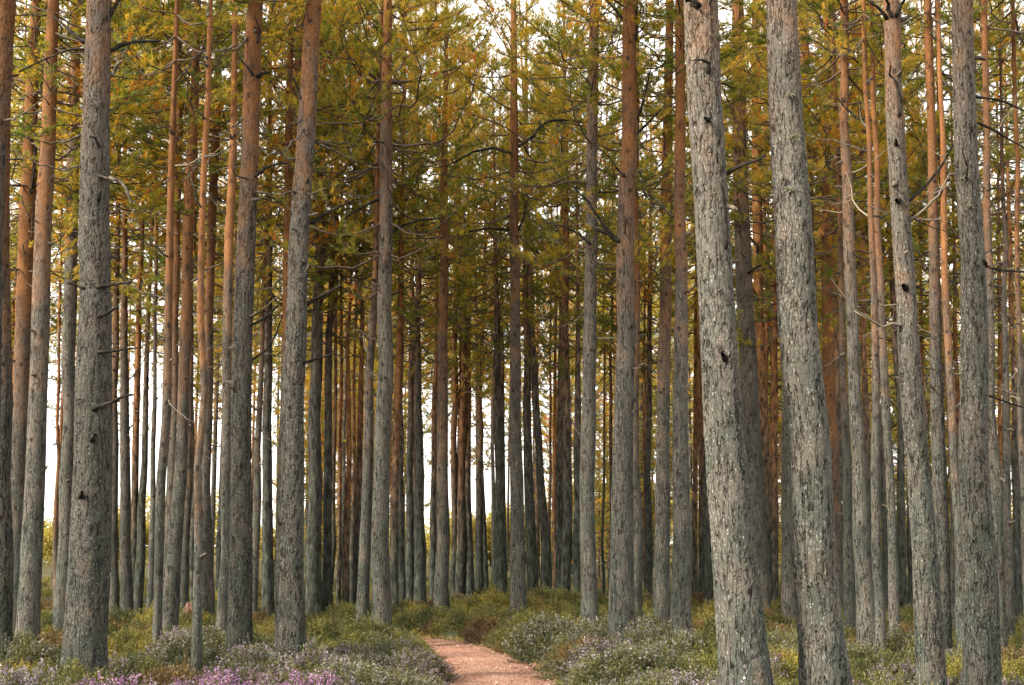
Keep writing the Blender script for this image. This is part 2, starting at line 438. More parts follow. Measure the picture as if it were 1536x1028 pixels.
# ------------------------------------------------------------------ generic tube / needle builders
def tube(pts, radii, sides=4):
    """pts (n,3), radii (n) -> verts, quads"""
    pts = np.asarray(pts, float); n = len(pts)
    tan = np.gradient(pts, axis=0); tan /= np.linalg.norm(tan, axis=1)[:, None] + 1e-9
    ref = np.array([0, 0, 1.0]) if abs(tan[0, 2]) < 0.8 else np.array([1.0, 0, 0])
    a = np.cross(tan, ref); a /= np.linalg.norm(a, axis=1)[:, None] + 1e-9
    bb = np.cross(tan, a)
    th = np.arange(sides) / sides * 2 * math.pi
    V = pts[:, None, :] + np.asarray(radii)[:, None, None] * (np.cos(th)[None, :, None] * a[:, None, :] + np.sin(th)[None, :, None] * bb[:, None, :])
    i = np.arange(n - 1)[:, None] * sides; j = np.arange(sides)[None]; j2 = (j + 1) % sides
    Q = np.stack([i + j, i + j2, i + sides + j2, i + sides + j], -1).reshape(-1, 4)
    return V.reshape(-1, 3), Q

class Bag:
    def __init__(s): s.V, s.T, s.Q, s.mt, s.mq, s.A, s.n = [], [], [], [], [], [], 0
    def tube(s, pts, radii, sides=4, mat=0):
        v, q = tube(pts, radii, sides)
        s.V.append(v); s.Q.append(q + s.n); s.mq.append(np.full(len(q), mat)); s.A.append(np.zeros(len(v))); s.n += len(v)
    def tris(s, v, t, tint, mat=0):
        s.V.append(v); s.T.append(t + s.n); s.mt.append(np.full(len(t), mat)); s.A.append(tint); s.n += len(v)
    def mesh(s, name, mats, smooth=False):
        T = np.concatenate(s.T) if s.T else None; Q = np.concatenate(s.Q) if s.Q else None
        mi = np.concatenate([np.concatenate(s.mt) if s.mt else np.array([], int), np.concatenate(s.mq) if s.mq else np.array([], int)])
        return mesh_np(name, np.concatenate(s.V), T, Q, mats, mi, {'tint': np.concatenate(s.A)}, smooth)

def unit(v): return v / (np.linalg.norm(v, axis=-1, keepdims=True) + 1e-9)

def needles(pos, direc, tint, n=8, length=0.075, width=0.011, spread=0.75, r=rng):
    """tufts: at each position n needle blades (one thin triangle each) in a cone about direc"""
    m = len(pos)
    P = np.repeat(pos, n, 0); D = np.repeat(unit(direc), n, 0)
    d = unit(D + spread * r.normal(0, 1, (m * n, 3)))
    L = length * r.uniform(0.7, 1.25, (m * n, 1))
    side = unit(np.cross(d, r.normal(0, 1, (m * n, 3)))) * width * 0.5
    P = P + D * r.uniform(-0.03, 0.03, (m * n, 1))
    V = np.stack([P - side, P + side, P + d * L], 1).reshape(-1, 3)
    T = np.arange(m * n * 3).reshape(-1, 3)
    A = np.repeat(np.repeat(tint, n) + r.normal(0, 0.06, m * n), 3)
    return V, T, np.clip(A, 0, 1)

# ------------------------------------------------------------------ pine crowns (shared variants)
def make_crown(seed, H=9.0, R=2.1, dens=1.0, low_bare=0.25):
    """limbs around a vertical axis from z=0 (lowest living limb) to z=H (tip)"""
    r = np.random.default_rng(seed)
    bag = Bag(); tp, td, tt = [], [], []
    z = 0.0
    while z < H - 0.25:
        f = z / H
        nb = r.integers(3, 6)
        a0 = r.uniform(0, 6.28)
        for k in range(nb):
            if r.random() < 0.12: continue
            az = a0 + k * 6.283 / nb + r.normal(0, 0.3)
            prof = (0.62 + 1.25 * f) if f < 0.3 else (1.0 - 0.86 * ((f - 0.3) / 0.7) ** 1.2)
            L = R * prof * r.uniform(0.55, 1.12) + 0.15
            bare = f < low_bare and r.random() < 0.4
            elev = -0.12 + 0.85 * f + r.normal(0, 0.14)
            n = 8; bt = 0.12 * r.normal()
            t = np.linspace(0, 1, n)
            bend = r.normal(0, 0.35); lift = r.uniform(0.05, 0.35); sag = r.uniform(0.0, 0.25) * (1 - f)
            ang = az + bend * t ** 1.5 + np.cumsum(r.normal(0, 0.06, n))
            rad = L * t * math.cos(elev)
            pz = z + L * (t * math.sin(elev) - sag * np.sin(t * math.pi) + lift * t ** 3) + np.cumsum(r.normal(0, 0.02, n)) * L
            P = np.stack([rad * np.cos(ang), rad * np.sin(ang), pz], 1); P[0] = (0, 0, z)
            r0 = 0.007 + 0.0065 * L * (1 - 0.5 * f)
            bag.tube(P, r0 * (1 - 0.8 * t) + 0.002, 4, 0)
            # side shoots
            ns = int((6 if bare else 20) * dens * max(0.35, L / R))
            for s in range(ns):
                u = r.uniform(0.25, 1.0) ** 0.8
                i = min(int(u * (n - 1)), n - 2); fr = u * (n - 1) - i
                p = P[i] * (1 - fr) + P[i + 1] * fr
                fw = unit(P[i + 1] - P[i])
                sd = unit(np.cross(fw, (0, 0, 1))) * r.choice([-1, 1])
                sl = r.uniform(0.2, 0.62) * (1.15 - 0.5 * u) * (0.6 + 0.4 * L / R)
                d = unit(fw * r.uniform(0.5, 1.1) + sd * r.uniform(0.4, 1.0) + np.array([0, 0, r.uniform(-0.12, 0.55)]))
                q = p + d * sl * 0.55 + np.array([0, 0, 0.02]); e = p + d * sl + np.array([0, 0, sl * r.uniform(-0.05, 0.22)])
                bag.tube([p, q, e], [0.005, 0.0038, 0.002], 3, 0)
                if bare and r.random() < 0.75: continue
                m = max(2, int(sl / 0.06))
                g = np.linspace(0.35, 1.03, m)[:, None]
                pts = np.where(g < 0.5, p + (q - p) * g * 2, q + (e - q) * (g - 0.5) * 2)
                pts = pts + r.normal(0, 0.025, (m, 3))
                base = 0.35 + 0.24 * f + bt + 0.14 * r.normal()  # light gradient painted into the needles: tint more golden toward the crown top
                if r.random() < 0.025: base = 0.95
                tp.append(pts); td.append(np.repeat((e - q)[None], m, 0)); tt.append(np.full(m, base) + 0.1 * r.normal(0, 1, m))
        z += r.uniform(0.28, 0.5)
    tp, td, tt = np.concatenate(tp), unit(np.concatenate(td)), np.concatenate(tt)
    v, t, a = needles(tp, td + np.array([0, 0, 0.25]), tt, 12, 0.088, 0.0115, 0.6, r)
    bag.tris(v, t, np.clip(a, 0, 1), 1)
    return bag.mesh('crown', [LIMB, NEEDLE])

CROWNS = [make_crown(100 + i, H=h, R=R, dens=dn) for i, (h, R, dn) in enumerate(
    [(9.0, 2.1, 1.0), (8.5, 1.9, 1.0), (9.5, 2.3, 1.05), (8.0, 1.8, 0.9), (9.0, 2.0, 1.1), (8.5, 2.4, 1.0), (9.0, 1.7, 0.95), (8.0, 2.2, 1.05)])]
CROWN_H = [9.0, 8.5, 9.5, 8.0, 9.0, 8.5, 9.0, 8.0]

# ------------------------------------------------------------------ dead branches (shared variants, 1 m long along +X)
def make_dead(seed, twigs, r0=0.016, curve=0.4):
    r = np.random.default_rng(seed)
    bag = Bag(); n = 9; t = np.linspace(0, 1, n)
    P = np.stack([t, np.cumsum(r.normal(0, 0.03, n)), curve * (t ** 2) * r.choice([-1, 1]) + np.cumsum(r.normal(0, 0.02, n))], 1); P[0] = (-0.06, 0, 0)
    bag.tube(P, r0 * (1 - 0.75 * t), 5, 0)
    for k in range(twigs):
        u = r.uniform(0.25, 0.95); i = min(int(u * (n - 1)), n - 2)
        p = P[i]; d = unit(np.array([r.uniform(0.3, 1), r.normal(0, 0.8), r.normal(0, 0.6)]))
        L = r.uniform(0.12, 0.4); q = p + d * L * 0.5; e = p + d * L + r.normal(0, 0.05, 3)
        bag.tube([p, q, e], [r0 * 0.4, r0 * 0.3, r0 * 0.12], 3, 0)
    return bag.mesh('dead_branch', [DEADWOOD], True)
DEAD = [make_dead(300 + i, tw, 0.018, cv) for i, (tw, cv) in enumerate([(0, .25), (2, .35), (4, .2), (6, .4), (8, .15), (3, .5)])]

def make_stub(seed):
    r = np.random.default_rng(seed); t = np.linspace(0, 1, 6)
    P = np.stack([t - 0.12, np.cumsum(r.normal(0, 0.06, 6)), 0.35 * t ** 2 * r.choice([-1, 1, 1])], 1); P[0] = (-0.25, 0, 0)
    bag = Bag(); bag.tube(P, np.array([0.30, 0.24, 0.17, 0.15, 0.13, 0.06]) * r.uniform(0.8, 1.2, 6), 6, 0)
    return bag.mesh('branch_stub', [DEADWOOD], True)
STUB = [make_stub(400 + i) for i in range(5)]

# ------------------------------------------------------------------ trunks
def smooth_noise(n, r, step):
    k = max(2, int(n / step) + 2)
    return np.interp(np.linspace(0, k - 1, n), np.arange(k), r.normal(0, 1, k))

def make_trunk(P, R, nu, nv, seed, flake_z, flake_w, lichen, relief, mat, flake_max=1.0, knots=10, tone=1.0):
    """P (k,3) centre line in the tree's own space (z up), R (k) radii -> mesh"""
    r = np.random.default_rng(seed)
    zt = P[-1, 2]
    z = np.concatenate([np.linspace(-0.25, min(7.5, zt * 0.6), int(nv * 0.78)), np.linspace(min(7.5, zt * 0.6), zt, nv - int(nv * 0.78) + 1)[1:]])
    zz = P[:, 2]
    def itp(a):
        y = np.interp(z, zz, a)
        k = max(1, int(nv * 0.05)); ker = np.hanning(2 * k + 3)[1:-1]; ker /= ker.sum()
        lin = a[0] + (a[-1] - a[0]) * (z - z[0]) / (z[-1] - z[0])
        return np.convolve(np.pad(y - lin, k, mode='edge'), ker, 'valid')[:len(y)] + lin
    cx, cyy, rr = itp(P[:, 0]), itp(P[:, 1]), np.maximum(itp(R), 0.006)
    cx = cx + 0.014 * smooth_noise(nv, r, nv / 11); cyy = cyy + 0.014 * smooth_noise(nv, r, nv / 11)
    rr = rr * (1 + 0.022 * smooth_noise(nv, r, nv / 22))
    th = np.arange(nu) / nu * 2 * math.pi
    lob = 1 + 0.02 * np.cos(2 * th + r.uniform(0, 6)) + 0.015 * np.cos(3 * th + r.uniform(0, 6))
    flare = 0.30 * np.exp(-np.maximum(z, 0) / 0.34)
    fl_l = 1 + 0.35 * np.cos(4 * th + r.uniform(0, 6)) + 0.25 * np.cos(3 * th + r.uniform(0, 6))
    RR = rr[:, None] * (lob[None] + flare[:, None] * fl_l[None])
    knot = np.zeros((nv, nu))
    for k in range(knots):
        kz = r.uniform(1.4, 8.0); ka = r.uniform(0, 6.283)
        ri = float(np.interp(kz, z, rr))
        da = np.abs((th - ka + math.pi) % (2 * math.pi) - math.pi) * ri
        s = r.uniform(0.012, 0.030) if nu > 50 else r.uniform(0.022, 0.036)
        g = np.exp(-((z[:, None] - kz) ** 2 / (1.5 * s * s) + da[None] ** 2 / (s * s)))
        knot = np.maximum(knot, g); RR = RR + g * r.uniform(0.004, 0.014)
    V = np.stack([cx[:, None] + RR * np.cos(th), cyy[:, None] + RR * np.sin(th), np.repeat(z[:, None], nu, 1)], -1).reshape(-1, 3)
    i = np.arange(nv - 1)[:, None] * nu; j = np.arange(nu)[None]; j2 = (j + 1) % nu
    Q = np.stack([i + j, i + j2, i + nu + j2, i + nu + j], -1).reshape(-1, 4)
    V = np.vstack([V, [cx[-1], cyy[-1], zt + 0.02]])
    top = (nv - 1) * nu
    T = np.stack([top + np.arange(nu), top + (np.arange(nu) + 1) % nu, np.full(nu, len(V) - 1)], 1)
    fz = np.clip((z - flake_z) / flake_w * 0.5 + 0.5, 0, 1); fz = fz * fz * (3 - 2 * fz) * flake_max
    lz = np.clip(1.2 - z / 6.0, 0, 1) * lichen
    def ex(a): return np.append(np.repeat(a, nu), a[-1])
    at = {'tone': np.full(len(V), tone), 'flake': ex(fz), 'lichen': ex(lz), 'knot': np.append(knot.ravel(), 0), 'relief': np.append(np.repeat(np.clip(rr / 0.13, 0.25, 1.0), nu) * relief, 0)}
    return mesh_np('trunk', V, T, Q, [mat], None, at, True), (z, cx, cyy, rr)

TREES = []
def pine(pts, oy=330, label=None, group=None, d=None, zc=None, H=None, nbranch=None, flake_max=None, lichen=1.0, crown=True, cs=None, tone=None):
    """pts: (x, y, width) in photo pixels from the foot upward; the foot's depth comes from where it meets the heather"""
    seed = len(TREES) * 13 + 5
    r = np.random.default_rng(seed)
    if d is None: d = ground_depth(pts[0][1])
    if flake_max is None: flake_max = 1.0 if oy > 590 else r.uniform(0.7, 0.95)
    W = np.array([at_depth(u, v, d) for u, v, w in pts])
    Rr = np.array([0.95 * w * depth_of(p) / FOC / 2 for (u, v, w), p in zip(pts, W)])
    lean = (W[-1] - W[0])[:2] / max(0.5, W[-1, 2] - W[0, 2])
    # carry the centre line down to the ground and up to the tip
    foot = W[0] - np.array([*(W[1] - W[0])[:2], 0]) / max(0.3, (W[1] - W[0])[2]) * W[0, 2]
    z0 = ground_z(foot[0], d)
    if H is None: H = r.uniform(12.6, 15.2)
    k = np.argmax(W[:, 2])
    dirn = (W[-1] - W[-2]) / max(0.3, (W[-1] - W[-2])[2]); dirn[:2] = dirn[:2] * 0.5 + lean * 0.5
    dirn[0] = np.clip(dirn[0], -0.09, 0.09)
    P = [np.array([foot[0], d, z0 - 0.3])] + list(W)
    Rl = [Rr[0] * 1.03] + list(Rr)
    ztop = W[-1, 2]
    H = max(H, ztop + 2.0)
    for s in (0.4, 0.75, 1.0):
        zz = ztop + (H - ztop) * s
        P.append(W[-1] + dirn * (zz - ztop)); P[-1][2] = zz
        Rl.append(Rr[-1] * (1 - s) + 0.012 * s)
    P = np.array(P); P[:, 1] = d + np.cumsum(np.concatenate([[0], np.diff(P[:, 2])])) * r.normal(0, 0.006)
    org = np.array([foot[0], d, z0])
    L = P - org
    zf = at_depth(768, oy, d)[2] - z0
    if d < 17.5: nu, nv, mat, kn = 72, 420, BARK_NEAR, 34
    elif d < 27: nu, nv, mat, kn = 36, 200, BARK, 34
    elif d < 34: nu, nv, mat, kn = 16, 90, BARK_FAR, 16
    else: nu, nv, mat, kn = 12, 50, BARK_FAR, 0
    if Rr[0] < 0.07 and d < 27: nu, nv, mat = 24, 140, BARK
    me, prof = make_trunk(L, np.array(Rl), nu, nv, seed, zf, max(3.2, 0.2 * d), lichen, 1.0, mat, flake_max, kn, tone if tone is not None else r.uniform(0.50, 0.74))
    root = bpy.data.objects.new('pine_tree', None); root.empty_display_size = 0.3
    COL.objects.link(root); root.location = org
    tag(root, label, 'tree', group)
    link('trunk', me, root)
    z, cx, cyy, rr = prof
    if crown:
        ci = int(r.integers(0, len(CROWNS)))
        if zc is None: zc = r.uniform(7.6, 8.6) if d < 19 else r.uniform(5.4, 7.6)
        zc = min(zc, H - 4.5)
        sc = (H - zc + 0.15) / CROWN_H[ci]
        sxy = cs if cs is not None else (np.clip(0.72 + 1.4 * Rr[0], 0.7, 1.1) * r.uniform(0.9, 1.1) if d > 18 else r.uniform(0.55, 0.7))
        p0 = Vector((float(np.interp(zc, z, cx)), float(np.interp(zc, z, cyy)), zc))
        p1 = Vector((float(cx[-1]), float(cyy[-1]), H))
        qt = Vector((0, 0, 1)).rotation_difference((p1 - p0).normalized()) @ Euler((0, 0, float(r.uniform(0, 6.28)))).to_quaternion()
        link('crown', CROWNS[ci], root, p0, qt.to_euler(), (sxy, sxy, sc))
    else:
        zc = H
    if nbranch is None:
        nbranch = 13 if d < 19 else (9 if d < 27 else 0)
    zmax = min(zc, 7.5 if d < 19 else 9.0)
    for k in range(nbranch):
        bz = r.uniform(1.3, zmax) if r.random() < 0.35 else r.uniform(3.0, zmax)
        az = r.uniform(0, 6.283)
        ri = float(np.interp(bz, z, rr))
        px_ = float(np.interp(bz, z, cx)) + math.cos(az) * ri * 0.92; py_ = float(np.interp(bz, z, cyy)) + math.sin(az) * ri * 0.92
        if r.random() < 0.5 or bz < 2.6:
            s = r.uniform(0.05, 0.13)
            link('branch_stub', STUB[int(r.integers(0, len(STUB)))], root, (px_, py_, bz), (float(r.uniform(0, 6.28)), float(r.normal(-0.2, 0.35)), az), (s, s, s))
        else:
            s = r.uniform(0.25, 0.75) + (0.35 * r.random() if bz > 4.5 else 0); th = s * r.uniform(0.8, 1.3)
            link('dead_branch', DEAD[int(r.integers(0, len(DEAD)))], root, (px_, py_, bz), (float(r.normal(0, 0.5)), float(r.normal(-0.12, 0.4)), az), (s, th, th))
    t = dict(root=root, d=d, org=org, x=org[0], y=d, r=Rr[0], prof=prof)
    TREES.append(t)
    return t

def branch(t, pts, w0, w1, dy=-0.12, name='dead_branch', pale=False):
    """a dead branch seen on a near trunk: photo pixels at the trunk's own distance, running dy metres towards or away from the eye"""
    n = len(pts)
    Wp = np.array([at_depth(u, v, t['d'] + dy * (0.3 + 0.7 * i / (n - 1))) for i, (u, v) in enumerate(pts)]) - t['org']
    k = 10; s = np.linspace(0, n - 1, k)
    P = np.stack([np.interp(s, np.arange(n), Wp[:, a]) for a in range(3)], 1)
    sc = t['d'] / FOC / 2
    tz, tcx, tcy, trr = t['prof']
    for i in range(k):                                   # where it crosses the trunk's face it lies in front of the bark
        c_, q_, r_ = np.interp(P[i, 2], tz, tcx), np.interp(P[i, 2], tz, tcy), np.interp(P[i, 2], tz, trr)
        dx = P[i, 0] - c_
        if abs(dx) < r_ * 1.02 and dy < 0.05:
            P[i, 1] = q_ - math.sqrt(max(0.0, r_ * r_ * 1.04 - dx * dx)) - 0.012 - 0.07 * i / (k - 1)
    R = np.linspace(w0 * sc, w1 * sc, k) * 0.75 * (1 + 0.12 * rng.normal(0, 1, k))
    # start inside the trunk
    z = P[0, 2]; c = np.array([np.interp(z, t['prof'][0], t['prof'][1]), np.interp(z, t['prof'][0], t['prof'][2]), z])
    P = np.vstack([c * 0.6 + P[0] * 0.4, P]); R = np.append(R[0], R)
    bag = Bag(); bag.tube(P, R, 7, 0)
    return link(name, bag.mesh(name, [DEADWOOD if pale else DARKWOOD], True), t['root'])


# --- the near and middle trees, measured one by one
A = pine([(-30, 985, 42), (-14, 400, 37), (3, 0, 36)], 120, 'thick pine at the stand\'s edge, brown grey bark, before an orange pine', zc=7.5)
B = pine([(0, 973, 40), (1, 620, 28), (0, 300, 25), (1, 100, 20)], 420, 'pine with dark flared foot beside pink heather, stem turning deep orange')
T2 = pine([(20, 935, 27), (29, 640, 24), (40, 300, 24), (45, 200, 21), (50, 80, 18)], 500, 'pine with bright orange upper stem standing close behind a grey one')
T3 = pine([(42, 945, 35), (55, 620, 29), (67, 300, 25), (73, 180, 22), (80, 20, 18)], 370, 'leaning grey pine touching its orange neighbour, bright gap of sky beside it')
T5 = pine([(126, 992, 68), (131, 800, 63), (137, 630, 56), (140, 470, 51), (141, 300, 46), (143, 100, 40), (145, 0, 38)], -40,
          'very thick grey pine rising from pink and lilac heather, many snapped branches', zc=7.6)
T5b = pine([(94, 928, 25), (102, 640, 21), (106, 300, 19), (110, 200, 17), (113, 20, 14)], 180, 'grey pine half hidden close behind the very thick grey pine')
T5c = pine([(150, 928, 26), (152, 500, 24), (155, 200, 20), (157, 0, 18)], 150, 'brown pine mostly hidden behind the very thick grey pine')
T4 = pine([(84, 917, 11), (87, 640, 5), (92, 400, 4), (93, 300, 3)], 760, 'thin red-stemmed young pine alone in the bright gap', H=9.0, cs=0.45, zc=6.4)
T10 = pine([(234, 951, 13), (241, 760, 15), (249, 620, 14), (256, 300, 11), (262, 100, 8)], 480, 'slender pine with narrow foot in front of a thicker dark pine')
T11 = pine([(256, 931, 25), (266, 760, 22), (275, 640, 18), (284, 300, 16), (292, 130, 13), (296, 0, 10)], 480, 'dark pine with rust brown upper stem behind a slender one')
T13 = pine([(295, 975, 15), (298, 800, 14), (301, 640, 11), (304, 300, 10), (309, 150, 9), (314, 0, 7)], 560, 'thin sinuous pine standing forward among the heather')
T15 = pine([(334, 947, 17), (337, 760, 17), (339, 640, 15), (347, 300, 14), (350, 100, 9), (352, 0, 8)], 430, 'slim pine close beside a smooth brownish larger trunk')
T16 = pine([(356, 970, 39), (360, 760, 34), (363, 620, 31), (369, 300, 28), (375, 100, 26), (380, 0, 24)], 250, 'straight pine, grey foot, pinkish brown upper stem with short black spurs')
T20 = pine([(434, 970, 47), (437, 760, 40), (441, 620, 36), (453, 300, 30), (463, 150, 27), (472, 0, 25)], 130, 'stout straight grey pine with wide foot behind bright pink heather')
T19a = pine([(424, 925, 15), (428, 600, 13), (430, 300, 12), (433, 100, 10), (437, 0, 9)], 640, 'smooth pinkish orange pine stem peeping out behind the stout grey pine')
T19b = pine([(434, 912, 18), (436, 500, 14), (438, 300, 13), (447, 100, 12), (452, 0, 11)], 520, 'orange brown pine stem directly behind the stout grey pine')
T28 = pine([(545, 926, 20), (554, 620, 15), (560, 450, 11), (566, 300, 9), (570, 150, 8)], 420, 'slim dark pine pressed against a thicker grey pine before the path bend')
T29 = pine([(570, 928, 31), (573, 760, 28), (576, 620, 25), (579, 300, 21), (581, 150, 18), (583, 0, 14)], 190, 'straight grey pine behind pale heather, orange where its leafy limbs start')
T35 = pine([(664, 908, 23), (663, 760, 20), (664, 620, 17), (666, 400, 14), (667, 250, 11)], 580, 'reddish brown pine just beyond the end of the path')
T41 = pine([(778, 914, 25), (775, 760, 22), (773, 620, 18), (772, 300, 14), (771, 150, 12), (771, 0, 9)], 400, 'tall straight dark pine on the heather bank just past the path bend')
T49 = pine([(883, 930, 28), (882, 760, 24), (882, 620, 22), (887, 300, 18), (890, 150, 17), (893, 0, 15)], 170, 'straight pale brown pine behind the heather bank, thin dead limbs')
T51 = pine([(932, 946, 42), (934, 800, 37), (936, 620, 31), (942, 300, 27), (945, 150, 24), (946, 0, 21)], 300, 'sturdy pine, grey plated foot, salmon orange upper stem, beside the heather bank')
T52 = pine([(957, 929, 20), (955, 750, 16), (953, 620, 11), (955, 450, 9)], 540, 'pine half hidden behind the sturdy salmon-stemmed pine')
T54 = pine([(993, 924, 27), (994, 760, 24), (996, 620, 21), (999, 300, 18), (1003, 100, 14), (1005, 0, 13)], 430, 'brown pine with warm orange upper stem, next to a greyer twin')
T55 = pine([(1023, 947, 32), (1021, 800, 28), (1020, 620, 24), (1020, 450, 20), (1021, 300, 17), (1021, 0, 14)], 350, 'grey pine next to a browner twin, orange only high up')
T57 = pine([(1122, 1062, 84), (1117, 1028, 78), (1098, 820, 70), (1086, 640, 62), (1075, 500, 57), (1067, 300, 55), (1060, 150, 54), (1052, 0, 52)], -150,
           'thickest leaning pale grey pine, lichen-flecked bark, black hanging dead branch', zc=8.2, nbranch=5, flake_max=0.9, tone=0.84)
T61 = pine([(1241, 1058, 81), (1237, 1028, 75), (1221, 820, 66), (1209, 640, 62), (1197, 450, 59), (1188, 300, 56), (1180, 150, 52), (1174, 0, 48)], -200,
           'thick leaning grey pine with deep furrows, small lichen tufts and bare sides', zc=8.4, nbranch=3, flake_max=0.9, tone=0.78)
T58 = pine([(1141, 914, 33), (1134, 760, 30), (1127, 620, 29), (1119, 450, 27), (1111, 300, 25), (1108, 150, 22), (1106, 0, 19)], 270, 'brown pine overlapping the thickest pale pine from behind')
T59 = pine([(1150, 902, 17), (1146, 620, 15), (1138, 450, 16), (1134, 300, 17), (1136, 150, 15), (1137, 0, 13)], 600, 'vivid orange pine between the two thick leaning grey pines')
T60b = pine([(1183, 914, 25), (1182, 700, 19), (1183, 500, 15)], 300, 'dark pine foot almost hidden by the deeply furrowed leaning pine')
T62 = pine([(1232, 906, 18), (1222, 600, 16), (1212, 300, 14), (1209, 100, 14), (1206, 0, 12)], 380, 'brown pine peeping out high behind the deeply furrowed leaning pine')
T63 = pine([(1259, 908, 21), (1252, 760, 19), (1245, 620, 19), (1240, 450, 20), (1240, 300, 21), (1241, 100, 19), (1241, 0, 18)], 620, 'bright orange pine with dark knots just past the deeply furrowed pine')
T65 = pine([(1298, 950, 30), (1292, 800, 26), (1284, 620, 20), (1276, 450, 18), (1271, 300, 17), (1268, 150, 14), (1266, 0, 13)], 270, 'dull brown pine with flared foot beside the bright orange pine')
T66 = pine([(1319, 957, 18), (1317, 800, 15), (1313, 620, 13), (1304, 400, 10), (1301, 300, 8), (1297, 100, 7), (1295, 0, 6)], 430, 'slender grey brown pine beside a flared dull brown one')
T67 = pine([(1343, 951, 17), (1338, 800, 14), (1330, 620, 13), (1322, 450, 11), (1316, 300, 9), (1311, 150, 8), (1306, 0, 6)], 380, 'slender tilted pine with twiggy dead side branch')
T68 = pine([(1397, 1014, 46), (1388, 820, 39), (1374, 640, 34), (1360, 450, 31), (1351, 300, 28), (1344, 150, 26), (1336, 0, 23)], 60,
           'tilted grey pine with knotted bark, its limbs forking high up', zc=7.2, flake_max=0.8, tone=0.74)
T69 = pine([(1413, 961, 26), (1410, 800, 24), (1407, 620, 20), (1402, 400, 17), (1401, 300, 15), (1397, 150, 13), (1394, 0, 12)], 330, 'dark brown pine close behind the tilted knotted pine')
T70 = pine([(1446, 962, 16), (1438, 800, 13), (1428, 640, 12), (1420, 450, 11), (1417, 300, 9), (1413, 100, 7)], 480, 'thin leaning pine squeezed between two thicker dark stems')
T71 = pine([(1471, 1026, 57), (1469, 820, 50), (1463, 640, 43), (1458, 450, 38), (1454, 300, 35), (1449, 150, 33), (1444, 0, 31)], -80,
           'stout upright dark grey pine with pale lichen spots near pale heather', zc=7.8, nbranch=6, flake_max=0.8, tone=0.68)
T72 = pine([(1500, 961, 22), (1493, 760, 18), (1486, 600, 16), (1484, 400, 12)], 320, 'dark pine showing from behind the stout upright pine')
T73 = pine([(1515, 942, 14), (1511, 700, 12), (1508, 500, 9), (1505, 300, 6), (1502, 150, 4)], 250, 'thin blackish young pine bristling with bare twigs', nbranch=22, H=11.0, cs=0.6)

# --- branches the photograph shows on the near trunks
branch(T57, [(1062, 108), (1064, 92), (1055, 84), (1042, 78)], 12, 3, -0.3)
branch(T57, [(1088, 372), (1089, 340), (1088, 300), (1085, 275)], 11, 5, -0.22)
branch(T57, [(1092, 258), (1115, 247), (1138, 240), (1148, 232)], 10, 4, -0.05)
branch(T57, [(1062, 182), (1060, 172)], 12, 6, -0.25, 'branch_stub')
branch(T57, [(1086, 540), (1086, 530)], 14, 8, -0.26, 'branch_stub')
branch(T57, [(1048, 8), (1038, -6), (1030, -14)], 12, 5, -0.25)
branch(T5, [(150, 266), (168, 267), (186, 276), (194, 298), (196, 305)], 8, 3, -0.15, pale=True)
branch(T5, [(150, 432), (168, 427), (197, 423)], 9, 5, -0.1)
branch(T5, [(152, 477), (166, 466), (178, 460)], 9, 5, -0.1)
branch(T5, [(152, 530), (178, 525), (208, 522)], 7, 3, -0.1)
branch(T5, [(146, 616), (166, 604), (186, 594), (200, 592)], 9, 4, -0.1)
branch(T5, [(128, 434), (112, 428), (100, 424)], 6, 3, -0.12)
branch(T5, [(155, 35), (168, 18), (180, -2)], 12, 6, 0.1)
branch(T5, [(158, 82), (180, 68), (205, 62), (240, 62)], 11, 5, 0.2)
branch(T5, [(124, 62), (105, 46), (80, 24)], 9, 4, 0.2)
branch(T5, [(120, 74), (105, 74), (90, 80), (60, 92), (28, 108)], 6, 3, 0.1)
branch(T5, [(148, 300), (148, 283)], 9, 4, -0.2)
branch(T5, [(150, 222), (143, 207), (133, 204)], 6, 3, -0.2)
branch(T5, [(141, 660), (140, 652)], 13, 7, -0.25, 'branch_stub')
branch(T5, [(124, 745), (121, 738)], 13, 7, -0.28, 'branch_stub')
branch(T16, [(384, 264), (398, 252), (415, 246), (432, 244)], 8, 4, -0.05)
branch(T16, [(379, 112), (369, 98), (358, 86)], 7, 2, -0.1)
branch(T16, [(386, 114), (394, 110), (405, 108)], 8, 4, -0.05)
branch(T16, [(386, 62), (388, 42), (382, 24)], 6, 2, -0.12)
branch(T16, [(377, 488), (400, 476), (420, 455)], 7, 3, 0.0)
branch(T16, [(378, 540), (400, 525), (415, 500), (424, 472)], 6, 3, 0.1)
branch(T20, [(468, 334), (485, 322), (505, 312), (530, 300)], 9, 4, 0.0)
branch(T20, [(462, 455), (480, 445), (512, 428)], 9, 4, 0.0)
branch(T20, [(458, 545), (475, 538), (505, 530)], 7, 3, 0.0)
branch(T20, [(452, 150), (444, 125), (432, 105)], 7, 3, -0.1)
branch(T51, [(928, 364), (905, 338), (880, 300), (856, 278)], 7, 3, -0.1)
branch(T51, [(926, 362), (910, 350), (890, 344)], 8, 5, -0.1)
branch(T51, [(935, 266), (928, 256), (920, 246)], 7, 2, -0.12)
branch(T51, [(954, 60), (956, 35), (953, 15)], 8, 4, -0.15)
branch(T51, [(956, 180), (966, 150), (978, 95)], 6, 3, -0.05)
branch(T51, [(956, 200), (975, 182), (992, 164)], 6, 4, 0.05)
branch(T51, [(936, 32), (922, 14), (905, -4)], 7, 3, 0.05)
branch(T49, [(884, 368), (868, 350), (840, 338), (820, 334)], 7, 3, 0.0)
branch(T49, [(880, 184), (850, 180), (820, 182), (808, 196), (780, 220)], 6, 3, 0.1)
branch(T68, [(1350, 172), (1354, 150), (1348, 120), (1336, 98)], 9, 3, -0.22)
branch(T68, [(1345, 216), (1348, 205)], 10, 5, -0.2, 'branch_stub')
branch(T68, [(1366, 300), (1390, 278), (1412, 250), (1432, 214)], 7, 4, 0.3)
